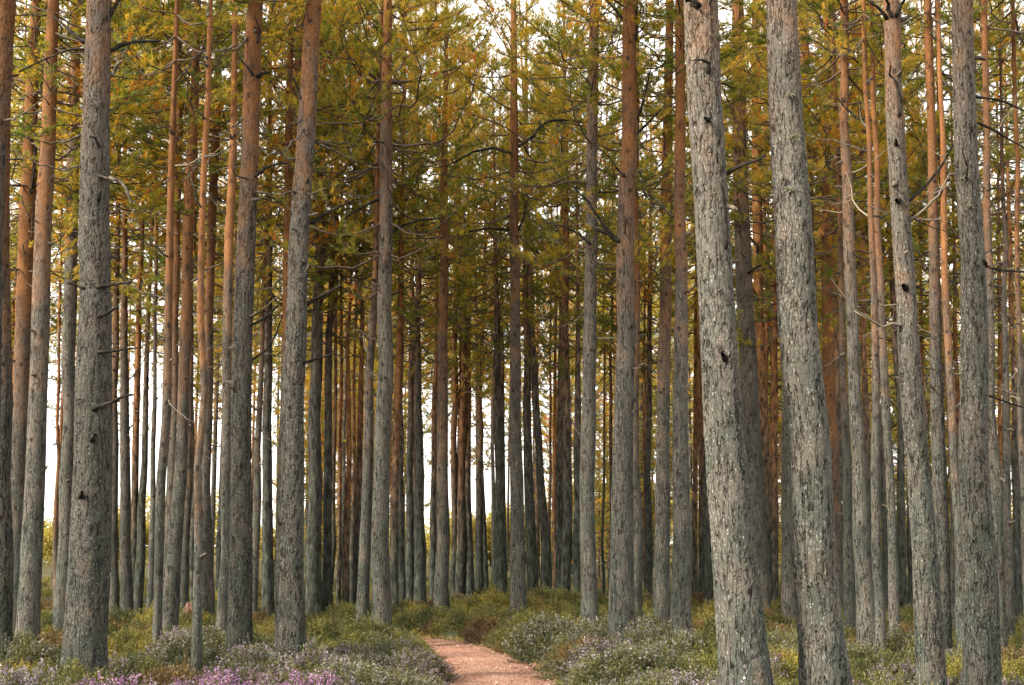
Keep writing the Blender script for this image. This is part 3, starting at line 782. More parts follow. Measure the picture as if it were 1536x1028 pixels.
branch(T68, [(1348, 300), (1350, 296)], 14, 8, -0.2, 'branch_stub')
branch(T68, [(1358, 432), (1359, 426)], 14, 8, -0.2, 'branch_stub')
branch(T68, [(1330, 26), (1318, 12), (1300, 0)], 8, 4, -0.1)
branch(T68, [(1338, 24), (1334, 8), (1326, -6)], 9, 5, -0.2)
branch(T68, [(1345, 24), (1352, 8), (1360, -6)], 9, 5, -0.15)
branch(T71, [(1474, 392), (1485, 402), (1505, 406), (1536, 408)], 7, 4, -0.1)
branch(T71, [(1468, 185), (1490, 195), (1515, 210), (1540, 224)], 6, 3, 0.1)
branch(T71, [(1474, 590), (1500, 600), (1536, 612)], 5, 3, 0.1)
branch(T71, [(1466, 146), (1500, 150), (1540, 168)], 7, 4, 0.4)
branch(T63, [(1239, 250), (1234, 225), (1228, 205)], 7, 3, -0.12)
branch(T59, [(1136, 388), (1134, 368), (1124, 354)], 6, 3, -0.12)
branch(T59, [(1134, 460), (1133, 440), (1130, 434)], 6, 3, -0.12)
branch(T58, [(1121, 412), (1136, 400), (1158, 392)], 6, 3, -0.1)
branch(T29, [(578, 200), (560, 175), (535, 168), (500, 166)], 7, 3, 0.1)
branch(T29, [(586, 350), (605, 338), (630, 330), (660, 328)], 6, 3, 0.1)
branch(T29, [(580, 150), (565, 120), (540, 98), (512, 95)], 6, 3, 0.2)
branch(T29, [(566, 300), (545, 310), (512, 330)], 7, 4, 0.1)
branch(T41, [(764, 230), (740, 222), (710, 228), (670, 250)], 7, 3, -0.1)
branch(T41, [(764, 345), (735, 343), (700, 348), (675, 356)], 6, 3, -0.1)
branch(T41, [(778, 345), (786, 325), (790, 300)], 6, 3, -0.1)
branch(T41, [(778, 220), (800, 205), (812, 185)], 7, 4, 0.1)
branch(T2, [(48, 290), (52, 250), (52, 215), (40, 205)], 7, 3, -0.1)

def lichen_tuft(t, u, v, size):
    p = at_depth(u, v, t['d']) - t['org']; tz, tcx, tcy, trr = t['prof']
    c_, q_, r_ = np.interp(p[2], tz, tcx), np.interp(p[2], tz, tcy), np.interp(p[2], tz, trr)
    dx = float(np.clip(p[0] - c_, -r_ * 0.95, r_ * 0.95)); y = q_ - math.sqrt(r_ * r_ - dx * dx)
    n = 60; r = np.random.default_rng(int(u))
    P = np.array([p[0], y, p[2]]) + r.normal(0, 1, (n, 3)) * np.array([size, size * 0.25, size * 0.55])
    vv_, tt_, aa_ = needles(P, np.tile([0, -1.0, -0.2], (n, 1)), r.random(n), 3, 0.022, 0.007, 0.9, r)
    return link('lichen_tuft', mesh_np('lichen_tuft', vv_, tris=tt_, mats=[LICHEN], attrs={'tint': aa_}), t['root'])
LICHEN = leaf_material('beard_lichen', [(0.0, (0.10, 0.10, 0.05)), (0.5, (0.20, 0.20, 0.12)), (1.0, (0.30, 0.30, 0.21))], 0.2, 0.1, (1, 1, 1))
lichen_tuft(T61, 1186, 210, 0.026); lichen_tuft(T61, 1182, 148, 0.014); lichen_tuft(T61, 1180, 290, 0.014)
lichen_tuft(T71, 1445, 270, 0.014); lichen_tuft(T71, 1449, 312, 0.013); lichen_tuft(T57, 1078, 58, 0.010)

# --- trees further in: look-alikes told apart only by where they stand
G_GREY = ('grey-stemmed pine in the middle of the stand, behind the nearer trunks', 'middle pines of the stand')
G_ORNG = ('slim orange-stemmed pine deep among the far trunks', 'slim orange pines deep in the stand')
G_FAR = ('distant slim grey pine at the back of the stand, foot hidden by heather', 'distant pines at the back')
G_FILL = ('far pine trunk in the dim back rows under low boughs', 'back rows of pines')
mid = [
    ([(170, 908, 15), (173, 620, 12), (175, 450, 9), (178, 300, 7)], 500, G_GREY), ([(189, 910, 19), (187, 620, 14), (187, 400, 9), (187, 300, 7)], 420, G_GREY),
    ([(206, 906, 17), (214, 750, 12), (218, 620, 9), (222, 450, 7)], 480, G_GREY), ([(200, 905, 13), (205, 620, 11), (210, 450, 8)], 640, G_ORNG),
    ([(225, 914, 11), (226, 750, 9), (232, 560, 6), (234, 300, 5), (229, 130, 4)], 420, G_GREY), ([(248, 920, 16), (262, 640, 12), (267, 300, 11), (269, 60, 8)], 560, G_ORNG),
    ([(277, 914, 18), (284, 620, 12), (288, 480, 8)], 560, G_GREY), ([(289, 902, 8), (287, 620, 6), (286, 450, 5)], 560, G_FAR),
    ([(312, 918, 20), (310, 760, 16), (311, 640, 13), (319, 300, 14), (326, 150, 13), (331, 0, 10)], 500, G_GREY),
    ([(381, 908, 13), (387, 700, 12), (391, 620, 9), (394, 480, 6)], 480, G_GREY), ([(402, 906, 20), (402, 620, 14), (403, 400, 11), (405, 200, 8)], 380, G_GREY),
    ([(470, 905, 25), (473, 620, 19), (481, 300, 15), (484, 100, 13), (487, 0, 11)], 330, G_GREY), ([(489, 904, 15), (491, 620, 12), (500, 300, 9), (506, 150, 7)], 400, G_GREY),
    ([(498, 903, 7), (503, 620, 6), (505, 480, 5)], 600, G_ORNG), ([(509, 902, 8), (511, 620, 6), (512, 480, 5)], 720, G_ORNG), ([(518, 904, 11), (524, 620, 8), (522, 520, 6), (525, 450, 5)], 740, G_ORNG),
    ([(527, 900, 7), (531, 620, 5), (533, 450, 4)], 640, G_ORNG), ([(535, 903, 11), (540, 620, 9), (543, 450, 6)], 640, G_ORNG),
    ([(590, 904, 14), (595, 620, 11), (599, 450, 9)], 640, G_ORNG), ([(600, 896, 13), (600, 620, 10), (602, 450, 7)], 560, G_FAR),
    ([(613, 892, 14), (616, 620, 10), (618, 450, 7)], 520, G_FAR), ([(631, 894, 20), (628, 620, 12), (627, 450, 10), (626, 350, 8)], 440, G_GREY),
    ([(622, 890, 9), (622, 620, 7), (620, 450, 5)], 600, G_FAR), ([(649, 892, 12), (652, 620, 8), (655, 450, 6)], 600, G_FAR),
    ([(681, 886, 11), (682, 620, 10), (683, 400, 9)], 640, G_ORNG), ([(690, 886, 16), (692, 700, 14), (695, 560, 12), (690, 400, 10)], 660, G_ORNG),
    ([(704, 886, 14), (700, 700, 12), (701, 620, 10), (703, 450, 7)], 600, G_FAR), ([(719, 884, 14), (720, 620, 9), (727, 400, 6), (728, 300, 5)], 600, G_FAR),
    ([(729, 884, 9), (722, 720, 8), (719, 600, 6)], 560, G_FAR), ([(751, 890, 21), (747, 620, 14), (744, 450, 9)], 460, G_GREY), ([(757, 884, 9), (754, 620, 7), (752, 450, 6)], 520, G_FAR),
    ([(798, 890, 18), (791, 640, 13), (790, 450, 10), (790, 300, 8), (790, 150, 7)], 480, G_GREY), ([(821, 892, 17), (812, 740, 13), (804, 620, 11), (799, 520, 10), (797, 450, 8)], 440, G_GREY),
    ([(824, 883, 6), (825, 620, 4), (826, 480, 3)], 700, G_ORNG), ([(831, 886, 7), (833, 650, 6), (834, 500, 4)], 800, G_ORNG), ([(839, 895, 13), (840, 620, 10), (842, 450, 8)], 560, G_FAR),
    ([(850, 904, 18), (850, 620, 13), (849, 450, 11), (848, 300, 8)], 560, G_GREY), ([(866, 905, 14), (866, 620, 10), (867, 450, 6), (866, 350, 4)], 500, G_GREY),
    ([(904, 888, 5), (905, 720, 4), (906, 560, 3)], 560, G_FAR), ([(917, 886, 6), (916, 650, 5), (917, 500, 4)], 600, G_FAR), ([(972, 889, 13), (973, 620, 9), (975, 450, 7)], 520, G_FAR), ([(966, 888, 5), (967, 620, 4), (968, 480, 3)], 760, G_ORNG),
    ([(1042, 886, 10), (1043, 620, 7), (1044, 450, 5)], 680, G_ORNG), ([(1053, 890, 12), (1051, 620, 9), (1051, 450, 7)], 620, G_ORNG), ([(1063, 896, 12), (1060, 700, 10), (1057, 500, 8)], 480, G_FAR),
    ([(1160, 898, 15), (1162, 620, 12), (1164, 450, 9), (1164, 300, 8)], 680, G_ORNG), ([(1152, 890, 9), (1150, 640, 7), (1148, 300, 6)], 700, G_ORNG),
    ([(1263, 900, 16), (1258, 620, 12), (1252, 480, 9), (1250, 350, 7)], 520, G_GREY), ([(1274, 930, 17), (1268, 700, 13), (1263, 500, 9)], 420, G_GREY), ([(1302, 905, 13), (1300, 620, 10), (1294, 450, 8)], 560, G_ORNG),
    ([(1328, 900, 13), (1325, 620, 10), (1321, 450, 8)], 500, G_GREY), ([(1354, 900, 14), (1350, 620, 10), (1340, 450, 8), (1332, 300, 7)], 430, G_GREY), ([(1368, 898, 12), (1362, 620, 9), (1352, 450, 7)], 520, G_FAR),
    ([(1433, 930, 15), (1430, 760, 12), (1425, 600, 10), (1420, 450, 8)], 560, G_GREY), ([(1503, 900, 7), (1500, 620, 6), (1498, 450, 5)], 800, G_ORNG), ([(1508, 896, 6), (1506, 620, 5), (1503, 450, 4)], 780, G_ORNG),
    ([(1527, 905, 14), (1521, 620, 10), (1516, 480, 8)], 520, G_GREY), ([(1539, 952, 15), (1535, 700, 11), (1530, 400, 8)], 420, G_GREY),
    ([(1440, 895, 11), (1437, 620, 8), (1432, 450, 6)], 620, G_ORNG), ([(1386, 892, 9), (1384, 620, 7), (1380, 450, 5)], 640, G_ORNG), ([(1283, 888, 9), (1280, 620, 7), (1278, 450, 5)], 600, G_FAR),
    ([(440, 893, 9), (441, 620, 7), (442, 450, 5)], 600, G_FAR), ([(352, 890, 8), (352, 620, 6), (353, 450, 5)], 560, G_FAR), ([(16, 905, 12), (20, 620, 9), (24, 450, 7), (28, 300, 6)], 700, G_ORNG),
]
LANDMARKS = [(42, 'leaning grey pine'), (126, 'very thick pine'), (234, 'narrow-footed slender pine'), (295, 'thin sinuous pine'), (356, 'black-spurred pine'), (434, 'stout grey pine'),
             (570, 'grey pine before the bend'), (664, 'reddish brown pine'), (778, 'tall dark pine'), (883, 'pale brown pine'), (932, 'salmon-stemmed pine'), (1023, 'greyer twin pine'),
             (1117, 'thickest pale pine'), (1237, 'deeply furrowed pine'), (1298, 'flared dull pine'), (1397, 'tilted knotted pine'), (1471, 'stout upright pine')]
KINDWORD = {G_GREY: 'grey middle-row pine', G_ORNG: 'slim orange-stemmed pine', G_FAR: 'distant slim grey pine'}
for pts, oy, g in mid:
    bx = pts[0][0]
    lo = [n for x, n in LANDMARKS if x <= bx]; hi = [n for x, n in LANDMARKS if x > bx]
    if lo and hi: lab = '%s between the %s and the %s' % (KINDWORD[g], lo[-1], hi[0])
    elif lo: lab = '%s past the %s at the stand\'s edge' % (KINDWORD[g], lo[-1])
    else: lab = '%s beyond the %s at the stand\'s edge' % (KINDWORD[g], hi[0])
    c = 430 < bx < 1030          # the middle of the stand is more open overhead
    pine(pts, oy, lab, g[1], zc=(5.0 + (bx * 0.37) % 1.7) if c else None, cs=(0.62 + (bx * 0.173) % 0.25) if c else None)

# --- back rows: fill the depth of the stand (kept clear of the bright gaps of sky between the trunks)
fr = np.random.default_rng(23)
fill = []
def room(x, d):
    return not any(abs(x - t[0]) < 1.3 and abs(d - t[1]) < 1.6 for t in fill) and not any(abs(x - t['x']) < 0.8 and abs(d - t['d']) < 1.0 for t in TREES)
def fill_zone(n, u0, u1, d0, d1, z0, z1):
    k = 0
    for _ in range(n * 12):
        if k >= n: break
        u = fr.uniform(u0, u1); d = fr.uniform(d0, d1); x = at_depth(u, 818, d)[0]
        if room(x, d): fill.append((x, d, fr.uniform(z0, z1))); k += 1
fill_zone(16, -330, 60, 26, 58, 5.0, 7.0)
fill_zone(14, 60, 420, 38, 72, 6.0, 7.6)
fill_zone(10, -150, 430, 72, 95, 7.0, 9.0)
fill_zone(9, 430, 600, 78, 100, 3.2, 5.2)
fill_zone(9, 600, 830, 78, 100, 5.8, 7.4)
fill_zone(9, 830, 1060, 78, 100, 3.2, 5.5)
fill_zone(8, 1060, 1600, 72, 100, 2.5, 5.0)
fill_zone(7, 430, 600, 46, 76, 4.4, 6.4)
fill_zone(3, 600, 800, 50, 78, 5.8, 7.4)
fill_zone(9, 800, 1030, 48, 76, 4.4, 6.4)
fill_zone(32, 1030, 1600, 34, 68, 2.6, 5.0)
fill_zone(12, 1560, 1900, 22, 60, 3.5, 6.0)
for x, d, zc in fill:
    w = fr.uniform(0.15, 0.27) * FOC / d
    ub, vb = pix(x, d, HEATH)
    sl = -(ub - 768) / 15000 + fr.normal(0, 0.008)
    pine([(ub, vb, w), (ub + sl * 250, vb - 250, w * 0.72), (ub + sl * 450, vb - 450, w * 0.5)], fr.uniform(450, 720), *G_FILL, d=d,
         zc=zc, cs=fr.uniform(0.95, 1.25))

# --- young pines, leafy nearly to the ground, in the back rows
yo = np.random.default_rng(57)
G_YOUNG = ('bushy young pine, leafy almost to the ground, behind the back trunks', 'young pines behind the stand')
for u0, u1, n in ((432, 596, 5), (835, 1030, 8), (1040, 1640, 24)):
    for i in range(n):
        d = yo.uniform(52, 72); u = u0 + (u1 - u0) * (i + yo.uniform(0.1, 0.9)) / n
        x = at_depth(u, 818, d)[0]; ub, vb = pix(x, d, HEATH); w = 0.12 * FOC / d
        pine([(ub, vb, w), (ub, vb - 120, w * 0.75)], 760, *G_YOUNG, d=d, H=yo.uniform(6.5, 9.0), zc=yo.uniform(0.7, 1.6), cs=yo.uniform(0.75, 1.0))

# ------------------------------------------------------------------ heather
def make_heather(seed, R=0.42, Hh=0.42, n=820, bloom=0.5, leaf=HLEAF_G, flower=BLOOM_PALE, spike=(0.05, 0.10)):
    """a domed clump of upright shoots; returns (foliage mesh, bloom mesh)"""
    r = np.random.default_rng(seed)
    fo, bl = Bag(), Bag()
    # points through the outer shell of a lumpy dome
    az = r.uniform(0, 6.283, n); f = np.sqrt(r.random(n))
    lump = 1 + 0.16 * np.cos(3 * az + r.uniform(0, 6)) + 0.12 * np.cos(5 * az + r.uniform(0, 6))
    rad = R * f * lump
    hz = Hh * (1 - f ** 2.6) * (0.85 + 0.22 * np.sin(7 * rad * np.cos(az) / R + seed) * np.cos(6 * rad * np.sin(az) / R))
    hz = np.maximum(hz, 0.03) * r.uniform(0.72, 1.0, n)
    P = np.stack([rad * np.cos(az), rad * np.sin(az), hz], 1)
    out = unit(np.stack([np.cos(az) * f ** 2 * 1.0, np.sin(az) * f ** 2 * 1.0, np.full(n, 0.75)], 1) + r.normal(0, 0.22, (n, 3)))
    L = r.uniform(*spike, n)
    patch = 0.5 + 0.3 * np.sin(az * 2 + seed) + r.normal(0, 0.2, n)
    # thin stems, closely set fine leaves
    k = 6
    Pl = np.repeat(P, k, 0) + np.repeat(out, k, 0) * (np.repeat(L, k) * r.uniform(-0.9, 1.0, n * k))[:, None] + r.normal(0, 0.006, (n * k, 3))
    v, t, a_ = needles(Pl, np.repeat(out, k, 0), np.repeat(patch, k), 2, 0.024, 0.0095, 0.8, r)
    fo.tris(v, t, a_, 0)
    v, t, a_ = needles(P - out * L[:, None], out, patch * 0.4, 1, 0.15, 0.006, 0.12, r)
    fo.tris(v, t, a_, 0)
    # dark inner dome for occlusion: the clump's inner shade is put into its tint
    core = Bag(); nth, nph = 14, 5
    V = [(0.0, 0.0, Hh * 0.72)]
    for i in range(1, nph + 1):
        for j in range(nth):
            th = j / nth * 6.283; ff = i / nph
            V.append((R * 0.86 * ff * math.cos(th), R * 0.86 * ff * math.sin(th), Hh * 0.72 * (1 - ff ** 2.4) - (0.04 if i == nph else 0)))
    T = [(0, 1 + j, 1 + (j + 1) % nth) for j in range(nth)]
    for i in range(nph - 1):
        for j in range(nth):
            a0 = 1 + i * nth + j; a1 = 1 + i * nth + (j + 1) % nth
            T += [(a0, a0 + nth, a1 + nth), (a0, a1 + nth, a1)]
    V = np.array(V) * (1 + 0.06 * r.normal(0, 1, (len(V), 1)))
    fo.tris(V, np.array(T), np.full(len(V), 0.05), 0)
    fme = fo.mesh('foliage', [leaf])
    if bloom <= 0: return fme, None
    sel = r.random(n) < bloom * np.clip(0.35 + hz / Hh, 0, 1)
    nb = int(sel.sum())
    Pb, Db, Lb = P[sel], out[sel], L[sel]
    k = 9
    g = r.uniform(0.15, 1.15, nb * k)
    Pf = np.repeat(Pb, k, 0) + np.repeat(Db, k, 0) * (np.repeat(Lb, k) * g)[:, None] + r.normal(0, 0.006, (nb * k, 3))
    v, t, a_ = needles(Pf, np.repeat(Db, k, 0), np.clip(np.repeat(r.normal(0.5, 0.22, nb), k), 0, 1), 1, 0.019, 0.016, 1.0, r)
    bl.tris(v, t, a_, 0)
    return fme, bl.mesh('bloom', [flower])

KINDS = {
    'pink': [make_heather(500 + i, bloom=0.7, leaf=HLEAF_G, flower=BLOOM_PINK) for i in range(3)],
    'pale': [make_heather(510 + i, bloom=0.5, leaf=HLEAF_D, flower=BLOOM_PALE) for i in range(3)],
    'faded': [make_heather(520 + i, bloom=0.28, leaf=HLEAF_D, flower=BLOOM_GREY) for i in range(3)],
    'green': [make_heather(530 + i, bloom=0.0, leaf=HLEAF_G) for i in range(3)],
    'yellow': [make_heather(540 + i, bloom=0.0, leaf=HLEAF_Y) for i in range(3)],
    'rust': [make_heather(550 + i, bloom=0.0, leaf=HLEAF_R) for i in range(2)],
}
LABELS = {
    'pink': ('heather clump covered in bright pink bloom among the pine feet', 'pink heather clumps'),
    'pale': ('heather clump with pale lilac bloom over grey green shoots', 'pale lilac heather clumps'),
    'faded': ('heather clump with faded greyish bloom on its upright shoots', 'faded heather clumps'),
    'green': ('olive green heather clump without bloom', 'olive green heather clumps'),
    'yellow': ('yellowish green bilberry clump low between the heather', 'yellow green bilberry clumps'),
    'rust': ('rusty brown heather clump without bloom', 'rusty heather clumps'),
}
def vnoise(x, y, s, k):
    return 0.5 + 0.25 * (math.sin(x * s + k) * math.cos(y * s * 0.9 + 2 * k) + math.sin((x + y) * s * 0.6 + 3 * k) + 0.6 * math.sin((x - 1.7 * y) * s * 0.8 + k)) 

hr = np.random.default_rng(77)
def kind_at(x, y):
    u, v = pix(x, y, HEATH)
    n1, n2, q = vnoise(x, y, 1.6, 0.7), vnoise(x, y, 1.1, 4.2), hr.random()
    side = path_dist(x, y)
    if y < 14.0 and 285 < u < 500 and (n1 > 0.2 or y < 12.5): return 'pink' if q < 0.62 else 'pale'
    if y < 12.9:
        if 250 < u < 560: return 'pink' if (q < 0.72 and n1 > 0.3) else ('pale' if q < 0.85 else 'green')
        if u < 250: return 'pink' if n1 > 0.5 and q < 0.4 else ('pale' if q < 0.62 else ('green' if q < 0.85 else 'yellow'))
        if u < 700: return 'pale' if q < 0.55 else ('pink' if q < 0.75 else 'faded')
        if u < 1200: return 'pale' if q < 0.45 else ('pink' if q < 0.72 and u > 930 else ('faded' if q < 0.85 else 'green'))
        return 'pale' if q < 0.4 else ('pink' if q < 0.6 else ('green' if q < 0.8 else 'faded'))
    if y < 17.8:
        if 300 < u < 500 and y < 14.2 and n1 > 0.4: return 'pink' if q < 0.62 else ('pale' if q < 0.8 else 'green')
        if 420 < u < 690: return 'pale' if q < 0.5 else ('faded' if q < 0.88 else 'green')
        if 760 < u < 1060: return 'faded' if q < 0.42 else ('pale' if q < 0.58 else ('rust' if n1 > 0.55 and q < 0.85 else 'green'))
        if n2 > 0.62: return 'faded' if q < 0.6 else 'green'
        return 'yellow' if n1 > 0.55 and q < 0.6 else ('green' if q < 0.75 else ('pale' if q < 0.86 else 'rust'))
    if side < 1.6 and q < 0.35 and x > -0.5: return 'faded'
    if n2 > 0.68 and q < 0.5: return 'faded'
    if x > 6: return 'green' if q < 0.62 else 'yellow'
    return 'yellow' if n1 > 0.45 and q < 0.7 else ('green' if q < 0.88 else 'rust')

spots = []
cell = 0.46
for iy in range(int((50 - 8.2) / cell)):
    y = 8.2 + iy * cell
    for ix in range(int(-22 / cell), int(22 / cell)):
        x = ix * cell + hr.uniform(-0.2, 0.2); yy = y + hr.uniform(-0.2, 0.2)
        if abs(x) > 0.40 * yy + 1.2: continue
        if yy > 26 and hr.random() < 0.35: continue
        pdn = path_dist(x, yy) if (abs(x) < 12 and yy < 32) else 99
        if pdn < PATH_HALF + 0.19: continue
        if any((x - t['x']) ** 2 + (yy - t['y']) ** 2 < (t['r'] + 0.17) ** 2 for t in TREES if abs(t['y'] - yy) < 1): continue
        s = hr.uniform(0.58, 1.22)
        if pdn < 1.5: s = min(s * 1.12, max(0.62, (pdn - PATH_HALF + 0.14) / 0.42))
        if 16 < yy < 30 and 0 < x < 3.5: s *= 1.12
        u, v = pix(x, yy, 0.3)
        spots.append((x, yy, s, kind_at(x, yy), u, v))
# the clumps that show largest are things of their own, the rest is ground cover
inview = [s for s in spots if -25 < s[4] < 1561 and s[5] < 1060]
inview.sort(key=lambda s: s[1])
own = set(id(s) for s in inview[:290])
rest = []
for s in spots:
    x, y, sc, kd, u, v = s
    z = ground_z(x, y) - 0.02
    sq = hr.uniform(0.6, 1.05)
    if id(s) in own:
        fm, bm_ = KINDS[kd][int(hr.integers(0, len(KINDS[kd])))]
        nm = 'bilberry_clump' if kd == 'yellow' else 'heather_clump'
        root = bpy.data.objects.new(nm, None); root.empty_display_size = 0.2
        COL.objects.link(root)
        root.location = (x, y, z); root.rotation_euler = (float(hr.normal(0, 0.06)), float(hr.normal(0, 0.06)), float(hr.uniform(0, 6.28)))
        root.scale = (sc, sc, sc * sq)
        tag(root, LABELS[kd][0], 'bilberry' if kd == 'yellow' else 'heather', LABELS[kd][1])
        link('foliage', fm, root)
        if bm_ is not None: link('bloom', bm_, root)
    else:
        rest.append((x, y, z, sc, sq, kd))

def ground_cover(rest):
    col = bpy.data.collections.new('heather_foliage_sources'); colb = bpy.data.collections.new('heather_bloom_sources')
    names, none = [], bpy.data.meshes.new('no_bloom')
    for kd in ('pink', 'pale', 'faded', 'green', 'yellow', 'rust'):
        for fm, bm_ in KINDS[kd]:
            nm = '%02d' % len(names); names.append(kd)
            col.objects.link(bpy.data.objects.new('cover_foliage_' + nm, fm))
            colb.objects.link(bpy.data.objects.new('cover_bloom_' + nm, bm_ or none))
    P = np.array([(x, y, z) for x, y, z, *_ in rest], dtype=np.float32)
    me = bpy.data.meshes.new('heather_ground_cover'); me.vertices.add(len(P)); me.vertices.foreach_set('co', P.ravel())
    def add(nm, tp, vals):
        a = me.attributes.new(nm, tp, 'POINT')
        a.data.foreach_set('vector' if tp == 'FLOAT_VECTOR' else 'value', np.asarray(vals).ravel())
    add('scl', 'FLOAT_VECTOR', np.array([(s, s, s * q) for _, _, _, s, q, _ in rest], dtype=np.float32))
    add('rot', 'FLOAT_VECTOR', np.array([(hr.normal(0, .06), hr.normal(0, .06), hr.uniform(0, 6.28)) for _ in rest], dtype=np.float32))
    add('idx', 'INT', np.array([int(hr.choice([i for i, n in enumerate(names) if n == k])) for *_, k in rest], dtype=np.int32))
    ng = bpy.data.node_groups.new('heather_scatter', 'GeometryNodeTree')
    ng.interface.new_socket('Geometry', in_out='INPUT', socket_type='NodeSocketGeometry')
    ng.interface.new_socket('Geometry', in_out='OUTPUT', socket_type='NodeSocketGeometry')
    N, L = ng.nodes, ng.links
    gi, go = N.new('NodeGroupInput'), N.new('NodeGroupOutput')
    def na(nm, tp):
        a = N.new('GeometryNodeInputNamedAttribute'); a.data_type = tp; a.inputs['Name'].default_value = nm
        return a.outputs['Attribute']
    jn = N.new('GeometryNodeJoinGeometry')
    for cc in (col, colb):
        ci = N.new('GeometryNodeCollectionInfo'); ci.inputs['Collection'].default_value = cc
        ci.inputs['Separate Children'].default_value = True; ci.inputs['Reset Children'].default_value = True
        ip = N.new('GeometryNodeInstanceOnPoints'); ip.inputs['Pick Instance'].default_value = True
        L.new(gi.outputs[0], ip.inputs['Points']); L.new(ci.outputs[0], ip.inputs['Instance'])
        L.new(na('idx', 'INT'), ip.inputs['Instance Index'])
        L.new(na('rot', 'FLOAT_VECTOR'), ip.inputs['Rotation']); L.new(na('scl', 'FLOAT_VECTOR'), ip.inputs['Scale'])
        L.new(ip.outputs[0], jn.inputs[0])
    L.new(jn.outputs[0], go.inputs[0])
    o = link('heather_ground_cover', me)
    md = o.modifiers.new('scatter', 'NODES'); md.node_group = ng
    tag(o, 'heather and bilberry carpeting the floor deeper in the stand', 'ground cover', kind='stuff')
ground_cover(rest)

# dry grass and moss along the path's edges
def edge_grass():
    P, D, A = [], [], []
    for i in range(2600):
        y = hr.uniform(9, 26.5); sgn = hr.choice([-1, 1])
        off = sgn * (PATH_HALF + abs(hr.normal(0.02, 0.09)))
        x = path_centre(y) + off
        if vnoise(x, y, 2.4, 1.9) < 0.45 and hr.random() < 0.8: continue
        P.append((x, y, -0.05)); D.append((hr.normal(0, 0.3) - 0.2 * sgn, hr.normal(0, 0.3), 1.0)); A.append(hr.random())
    v, t, a = needles(np.array(P), np.array(D), np.array(A), 5, 0.085, 0.008, 0.35, hr)
    me = mesh_np('grass', v, tris=t, mats=[GRASS], attrs={'tint': a})
    tag(link('grass', me), 'short dry yellow grass fringing the red path', 'grass', kind='stuff')
edge_grass()

def litter():
    P, D, A = [], [], []
    for i in range(1500):
        y = hr.uniform(9.5, 25.5); t = float(np.clip(abs(hr.normal(0.75, 0.3)), 0, 1.02)) * hr.choice([-1, 1])
        P.append((path_centre(y) + t * PATH_HALF, y, -0.016 if abs(t) < 0.9 else -0.022)); a = hr.uniform(0, 6.28)
        D.append((math.cos(a), math.sin(a), 0.06)); A.append(hr.uniform(0, 0.6))
    v, t, a = needles(np.array(P), np.array(D), np.array(A), 2, 0.065, 0.006, 0.12, hr)
    m = leaf_material('fallen_needles', [(0.0, (0.07, 0.036, 0.018)), (0.6, (0.17, 0.09, 0.045)), (1.0, (0.25, 0.15, 0.08))], 0.1, 0.1)
    tag(link('needle_litter', mesh_np('needle_litter', v, tris=t, mats=[m], attrs={'tint': a})), 'fallen brown pine needles strewn along the red path', 'litter', kind='stuff')
litter()

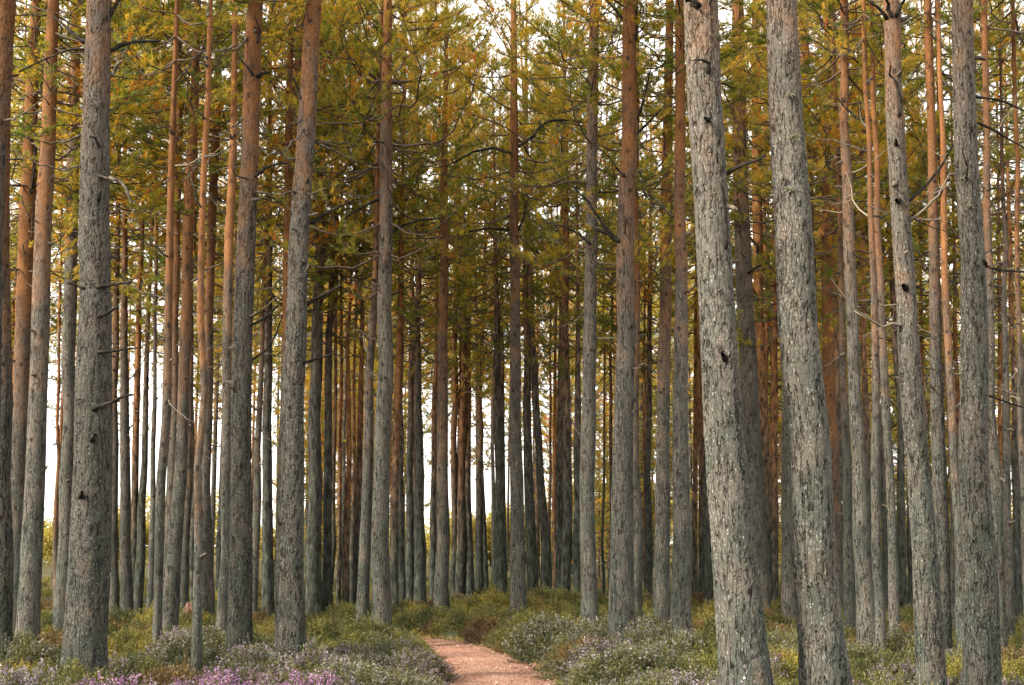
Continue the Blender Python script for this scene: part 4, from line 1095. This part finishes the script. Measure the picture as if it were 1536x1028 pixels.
def stump():
    d = ground_depth(917); p = at_depth(281, 912, d); bag = Bag(); r = np.random.default_rng(5)
    v, q = tube([(0, 0, -0.1), (0, 0, 0.2), (0.01, 0, 0.34), (0.015, 0, 0.42)], [0.11, 0.085, 0.075, 0.06], 11)
    v[33:, 2] += r.uniform(-0.12, 0.10, 11); v[22:33, 2] += r.uniform(-0.04, 0.04, 11)
    v = np.vstack([v, [0.01, 0, 0.28]]); T = np.array([(33 + i, 33 + (i + 1) % 11, 44) for i in range(11)])
    m, n, l = new_mat('broken_wood'); b = NB(n, l); tc = n.new('ShaderNodeTexCoord')
    f = b.noise(b.vmath('MULTIPLY', tc.outputs['Object'], (1, 1, 0.15)), 45.0, 3.0)['Fac']
    bs = n.new('ShaderNodeBsdfPrincipled'); bs.inputs['Roughness'].default_value = 0.9
    l.new(b.ramp(f, [(0.35, (0.06, 0.026, 0.016)), (0.6, (0.17, 0.085, 0.052))]), bs.inputs['Base Color'])
    out = n.new('ShaderNodeOutputMaterial'); l.new(bs.outputs[0], out.inputs['Surface'])
    tag(link('tree_stump', mesh_np('tree_stump', v, T, q, [m]), None, (p[0], d, ground_z(p[0], d))), 'small broken reddish stump at the foot of a grey pine', 'stump')
stump()

# ------------------------------------------------------------------ young birches in the open beyond the stand
def make_birch(seed, Hb=3.2, Rb=1.5, n=2600):
    r = np.random.default_rng(seed); wood, lf = Bag(), Bag()
    for k in range(9):
        az = r.uniform(0, 6.28); t = np.linspace(0, 1, 6); L = Hb * r.uniform(0.6, 0.98)
        sp = r.uniform(0.1, 0.6) * Rb
        P = np.stack([np.cos(az) * sp * t ** 1.3, np.sin(az) * sp * t ** 1.3, L * t - 0.1], 1) + np.cumsum(r.normal(0, 0.03, (6, 3)), 0)
        wood.tube(P, 0.03 * (1 - 0.85 * t), 4, 0)
    cl = unit(r.normal(0, 1, (26, 3))) * (r.random((26, 1)) ** 0.4) * np.array([Rb, Rb, Hb * 0.44]) + np.array([0, 0, Hb * 0.54])
    c = cl[r.integers(0, 26, n)]
    P = c + r.normal(0, 0.26, (n, 3))
    v, t, a = needles(P, r.normal(0, 1, (n, 3)), 0.5 + 0.25 * r.normal(0, 1, n), 3, 0.13, 0.09, 1.0, r)
    lf.tris(v, t, a, 0)
    return wood.mesh('stem', [LIMB], True), lf.mesh('crown', [BROAD])
BIRCH = [make_birch(700 + i, h, rb) for i, (h, rb) in enumerate([(3.2, 1.5), (2.6, 1.7), (4.0, 1.6)])]
br = np.random.default_rng(91)
for i in range(46):
    u = -60 + i * 36 + br.uniform(-14, 14); d = br.uniform(102, 125)
    x = at_depth(u, 818, d)[0]
    root = bpy.data.objects.new('birch_bush', None); COL.objects.link(root)
    root.location = (x, d, -0.05); root.rotation_euler = (0, 0, float(br.uniform(0, 6.28))); s = float(br.uniform(0.95, 1.6)); root.scale = (s * 1.15, s * 1.15, s)
    tag(root, 'pale yellow green birch bush in the open ground behind the pines', 'bush', 'birch bushes beyond the stand')
    w_, c_ = BIRCH[i % 3]
    link('stem', w_, root); link('crown', c_, root)
